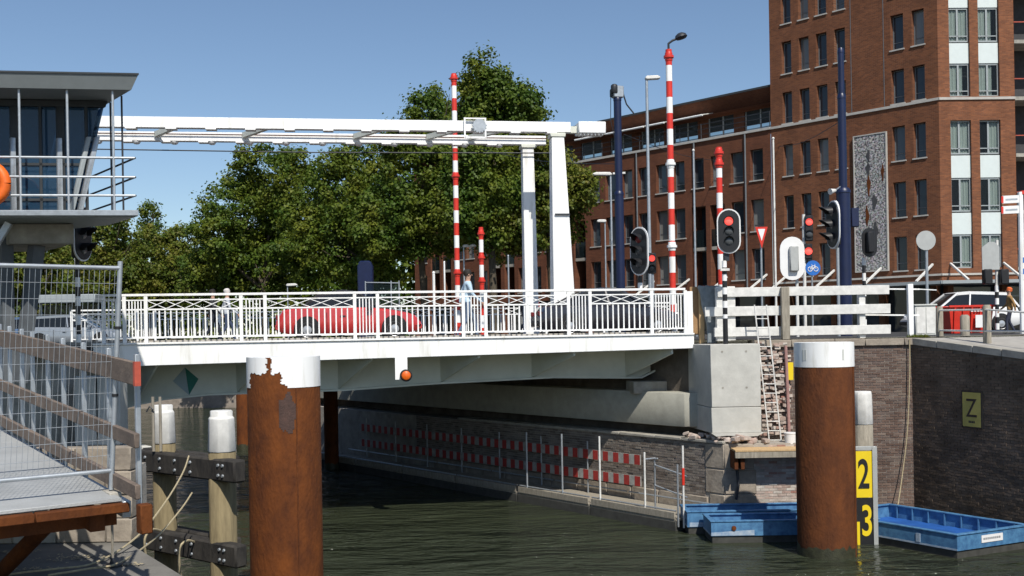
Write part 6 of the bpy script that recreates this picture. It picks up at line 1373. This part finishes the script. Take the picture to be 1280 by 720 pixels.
mb.add(vs, [(j * n + i, j * n + (i + 1) % n, (j + 1) * n + (i + 1) % n, (j + 1) * n + i) for j in range(len(levels) - 1) for i in range(n)] + [tuple(range((len(levels) - 1) * n, len(levels) * n))]); mb.build('sheet', M['tarp'], t, smooth=.9)
# ladder hanging beside the block
t = thing('steel_ladder', (gx(962, 25.6), 25.6, 2.0), 'pale rusty steel ladder hanging beside the concrete block', 'ladder')
lt, lb_ = (at(943, 381, 25.8), at(958, 381, 25.8)), (at(962, 556, 25.65), at(977, 556, 25.65))
for a, b in zip(lt, lb_): mb = MB(); mb.tube([b, a], .018, 8); mb.build('stile', M['offwhite'], t)
for i in range(15): f_ = (i + .5) / 15; mb = MB(); mb.tube([lt[0].lerp(lb_[0], f_), lt[1].lerp(lb_[1], f_)], .013, 6); mb.build('rung', M['offwhite'], t)
mb = MB(); mb.tube([at(982, 432, 25.85), at(985, 500, 25.85), at(987, 555, 25.85)], .04, 8); mb.build('drain_pipe', M['pinkpipe'], label='dull pink pipe running down the wall right of the ladder', cat='pipe')
mb = MB(); mb.box(gx(986, 25.7, 4), gx(993.5, 25.7, 4), 25.85, 25.9, at(990, 475, 25.9).z, at(990, 453, 25.9).z); mb.build('yellow_plate', M['yellow'], label='small plain yellow plate left of the white topped right pile', cat='sign', bevel=.006)
t = thing('white_bucket', (gx(988, 25.35), 25.35, 2.0), 'white bucket standing on the ledge behind the right pile', 'bucket'); p = at(988, 559, 25.35); mb = MB(); mb.lathe([(.12, 0), (.145, .32), (.155, .33), (.155, .36)], p, 18); mb.build('body', M['signwhite'], t); mb = MB(); mb.tube([p + Vector((.15 * math.cos(a), -.02, .34 - .1 * math.sin(a))) for a in np.linspace(0, math.pi, 9)], .006, 5); mb.build('handle', M['steel'], t)
# timber ledge on brackets in front of the base
t = thing('work_ledge', (gx(960, 24.9), 24.9, 1.6), 'timber ledge on rusty brackets along the base of the abutment', 'ledge'); zt = at(950, 561, 24.8).z; xa, xb_ = gx(917, 24.8, 2), gx(1040, 24.8, 2)
for i in range(3): mb = MB(); mb.box(xa, xb_, 24.62 + i * .2, 24.81 + i * .2, zt - .05, zt); mb.build('plank', M['newwood'], t, bevel=.006)
mb = MB(); mb.box(xa, xb_, 24.63, 24.7, zt - .2, zt - .052); mb.build('fascia', M['greywood'], t, bevel=.006)
for px in (918, 926, 1010): x = gx(px, 24.9, 2); mb = MB(); mb.box(x - .05, x + .05, 24.72, 25.2, zt - .48, zt - .06); mb.build('bracket', M['rust2'], t, bevel=.01)
mb = MB(); x = gx(921, 25.1, 1.2); mb.tube([(x, 25.1, zt - .4), (x + .03, 25.08, zt - .9), (x - .02, 25.12, zt - 1.25)], .035, 6); mb.build('hanging_chain', M['darksteel'], t)
rope([at(1137, 424, 25.9), at(1137, 470, 25.9), at(1134, 540, 25.9), at(1127, 600, 25.8), at(1121, 640, 25.5)], 'pale rope hanging down the brick wall to the right boat', .014)
# ------------------------------------------------------------------ quay posts with rails
t = thing('post_railing', (gx(1204, 25), 25, 4.3), 'two grey wooden quay posts joined by thin white rails', 'railing')
pp = []
for px, d, yt, yb, w in ((1174.5, 26.4, 383, 424, .085), (1233.5, 24.6, 381, 431, .095)):
    x = gx(px, d, 5); zb_, zt = at(px, yb, d).z - .05, at(px, yt, d).z; mb = MB(); mb.tube([(x, d, zb_), (x, d, zt - .04), (x, d, zt)], [w, w, w * .7], 10); mb.build('post', M['greywood'], t); pp.append((x, d))
for y0, y1, y2 in ((388, 387, 392), (413, 414, 414.5)):
    pts_ = [at(1174.5, y0, 26.3), at(1233.5, y1, 24.5), at(1300, y2, 22.9)]
    for a, b in zip(pts_[:-1], pts_[1:]): mb = MB(); mb.tube([a, b], .022, 8); mb.build('rail', M['offwhite'], t)
x = gx(1206, 27.5, 4.8); mb = MB(); mb.tube([(x, 27.5, 4.42), (x, 27.5, 4.95), (x, 27.5, 5.0)], [.12, .12, .08], 12); mb.build('bollard', M['greywood'], label='short grey bollard between the two quay posts', cat='bollard', loc=(x, 27.5, 4.42))
rr = random.Random(4); mb = MB()
for i in range(420):                                              # weeds on the wall top at the corner
    q = Vector((gx(rr.uniform(1140, 1163), 26, 4.4), rr.uniform(26.0, 26.4), 4.4)); h = rr.uniform(.04, .14); a = rr.uniform(0, 6); w = Vector((math.cos(a), math.sin(a), 0)) * .015; mb.add([q - w, q + w, q + Vector((rr.uniform(-.05, .05), rr.uniform(-.05, .05), h))], [(0, 1, 2)])
mb.build('weeds', leafB, label='tuft of weeds on the quay corner', cat='weeds', kind='stuff', smooth=0)
# ------------------------------------------------------------------ blue work boats
def pontoon(name, c, dl, dr, L, W, H, label, ribs=6, zr=0.0, rim='bluepaint'):
    """open box boat: c near corner on the water, dl / dr horizontal directions"""
    dl, dr = Vector(dl).normalized(), Vector(dr).normalized(); t = thing(name, c, label, 'boat'); p = lambda a, b, z: c + dl * a + dr * b + Z * (z + zr * a)
    mb = MB(); th = .05
    for (a0, a1, b0, b1) in ((0, L, 0, th), (0, L, W - th, W), (0, th, th, W - th), (L - th, L, th, W - th)): mb.prism([p(a0, b0, .16), p(a1, b0, .16), p(a1, b1, .16), p(a0, b1, .16)], (0, 0, H - .16))
    mb.build('hull', M['bluepaint'], t, smooth=0)
    mb = MB(); mb.prism([p(.03, .03, -.3), p(L - .03, .03, -.3), p(L - .03, W - .03, -.3), p(.03, W - .03, -.3)], (0, 0, .459)); mb.build('bottom', M['boatrot'], t, smooth=0)
    mb = MB(); mb.prism([p(th, th, .165), p(L - th, th, .165), p(L - th, W - th, .165), p(th, W - th, .165)], (0, 0, .03)); mb.build('floor', M['bluedark'], t, smooth=0)
    mb = MB(); rw = .09
    for (a0, a1, b0, b1) in ((-.02, L + .02, -.02, rw), (-.02, L + .02, W - rw, W + .02), (-.02, rw, rw, W - rw), (L - rw, L + .02, rw, W - rw)): mb.prism([p(a0, b0, H), p(a1, b0, H), p(a1, b1, H), p(a0, b1, H)], (0, 0, .03))
    mb.build('gunwale', M[rim], t, bevel=.006)
    for i in range(ribs):
        a = L * (i + .7) / (ribs + .4)
        for b in (th + .03, W - th - .03): mb = MB(); mb.bar(p(a, b, .2), p(a, b, H - .01), .03, .03, dl); mb.build('rib', M['bluepaint'], t)
    for b0, b1, a0, a1 in ((-.004, .0, 0, L), ): mb = MB(); mb.prism([p(a0, b0, .165), p(a1, b0, .165), p(a1, b0, .20), p(a0, b0, .20)], dr * .003); mb.build('scum_line', M['boatwhite'], t, smooth=0)
    return t, p
cB = Vector((4.32, 22.95, 0)); t, p = pontoon('blue_pontoon', cB, (0, 1, 0), (1, -.01, 0), .95, 3.7, .47, 'blue open work boat nearest the water behind the right pile', 4)
mb = MB(); mb.prism([p(-.006, .0, .17), p(-.006, .95, .17), p(-.006, .95, .29), p(-.006, .0, .24)], (0, .003, 0)); mb.build('chipped_paint', M['boatwhite'], t, smooth=0)
mb = MB(); mb.lathe([(.055, 0), (.05, .03), (.02, .035)], p(-.0, .5, .33), 12, (0, -1, 0)); mb.build('drain_plug', M['rust'], t)
cA = Vector((3.98, 24.05, 0)); t, p = pontoon('blue_pontoon', cA, (0, 1, 0), (1, 0, 0), 1.0, 3.4, .5, 'blue open work boat against the abutment, left of the other', 4)
mb = MB(); mb.prism([p(-.006, .05, .17), p(-.006, .75, .17), p(-.006, .75, .26), p(-.006, .05, .27)], (0, .003, 0)); mb.build('chipped_paint', M['boatwhite'], t, smooth=0)
cC = gpt(1197, 699, 0); t, p = pontoon('blue_pontoon', cC, (-.55, .835, 0), (.90, .43, 0), 3.5, 2.15, .47, 'blue open work boat with white plate below the dark quay wall', 8)
mb = MB(); q0 = p(-.012, .68, .26); dr_ = Vector((.90, .43, 0)).normalized(); mb.prism([q0, q0 + dr_ * .62, q0 + dr_ * .62 + Z * .15, q0 + Z * .15], dr_.cross(Z) * -.008); pl = mb.build('name_plate', M['signwhite'], t, smooth=0)
for i in range(9): a = q0 + dr_ * (.05 + i * .057) + Z * .06 + dr_.cross(Z) * .003; mb = MB(); mb.prism([a, a + dr_ * .035, a + dr_ * .035 + Z * .04, a + Z * .04], dr_.cross(Z) * .002); mb.build('lettering_mark', M['steel'], pl, smooth=0)
mb = MB(); q = p(.9, -.006, .3); mb.obox(q, Vector((-.55, .835, 0)).normalized() * .05, dr_ * .006, Z * .09); mb.build('mooring_eye', M['boatwhite'], t)
# ------------------------------------------------------------------ floating work walkway under the bridge
EW = gpt(845, 664, 0); 
def ew(k, off, z): return flat(EW) + K * k + KN * off + Z * z
wl = thing('work_walkway', ew(5, .5, 0), 'floating timber walkway with red and white barrier boards along the bank', 'walkway')
k = 0
while k < 18:
    L = 3.0; mb = MB(); mb.prism([ew(k + .01, 0, -.1), ew(k + L - .02, 0, -.1), ew(k + L - .02, 1.45, -.1), ew(k + .01, 1.45, -.1)], (0, 0, .32)); mb.build('float', M['boatrot'], wl, bevel=.01)
    for i in range(7): mb = MB(); o_ = .02 + i * .205; mb.prism([ew(k + .01, o_, .222), ew(k + L - .02, o_, .222), ew(k + L - .02, o_ + .195, .222), ew(k + .01, o_ + .195, .222)], (0, 0, .045)); mb.build('plank', M['greywood'], wl, bevel=.005)
    mb = MB(); mb.prism([ew(k + .05, .0, .27), ew(k + L - .06, .0, .27), ew(k + L - .06, .03, .27), ew(k + .05, .03, .27)], (0, 0, .16)); mb.build('toe_board', M['greywood'], wl, bevel=.005)
    mb = MB(); mb.tube([ew(k + .05, .06, .46), ew(k + L - .05, .06, .46)], .022, 8); mb.tube([ew(k + .05, 1.4, .46), ew(k + L - .05, 1.4, .46)], .022, 8); mb.build('scaffold_tube', M['steel'], wl); k += L
def wkk(px): u = (px - PPX) / F; return (u * EW.y - EW.x) / (K.x - u * K.y)
for px, h, m_ in ((849, 1.75, 'offwhite'), (842, 1.3, 'steel'), (801, 1.5, 'offwhite'), (745, 1.78, 'offwhite'), (698, 1.75, 'steel'), (654, 1.7, 'steel')):
    k = wkk(px); mb = MB(); mb.tube([ew(k, .05, .1), ew(k, .05, .27 + h)], .024, 8); mb.build('pole', M[m_], wl)
mb = MB(); k = wkk(849); mb.tube([ew(k, .05, 1.1), ew(k, .05, 1.5)], .034, 8); mb.build('red_sleeve', M['red'], wl)
k = wkk(801); mb = MB(); mb.tube([ew(k, .4, .27), ew(k, .4, 1.55), ew(k - .1, .4, 1.6)], .022, 8); mb.tube([ew(k, .05, 1.6), ew(k - .02, .4, 1.6)], .02, 8); mb.build('scaffold_tube', M['steel'], wl)
for (z0, z1) in ((1.22, 1.48), (.66, .92)):
    k0 = 2.4; kk = k0 + .02
    while kk < 16:
        L = 2.4; mb = MB(); mb.prism([ew(kk, 1.3, z0), ew(kk + L, 1.3, z0), ew(kk + L, 1.3, z1), ew(kk, 1.3, z1)], KN * .025); bo = mb.build('barrier_board', M['shadewhite'], wl, smooth=0); j = 0
        while j * .4 < L - .1:
            a = kk + j * .4 + .02; mb = MB(); mb.prism([ew(a, 1.297, z0 + .002), ew(a + .2, 1.297, z0 + .002), ew(a + .2, 1.297, z1 - .002), ew(a, 1.297, z1 - .002)], KN * .003); mb.build('red_stripe', M['shadered'], bo, smooth=0); j += 1
        kk += L + .03
for kq in np.arange(4.5, 17, 2.0): mb = MB(); mb.tube([ew(kq, 1.34, .1), ew(kq, 1.34, 1.7)], .022, 8); mb.build('pole', M['steel'], wl)
for h in (.75, 1.25): mb = MB(); mb.tube([ew(0, .4, h), ew(wkk(801), .4, h + .18)], .02, 8); mb.build('scaffold_tube', M['steel'], wl)
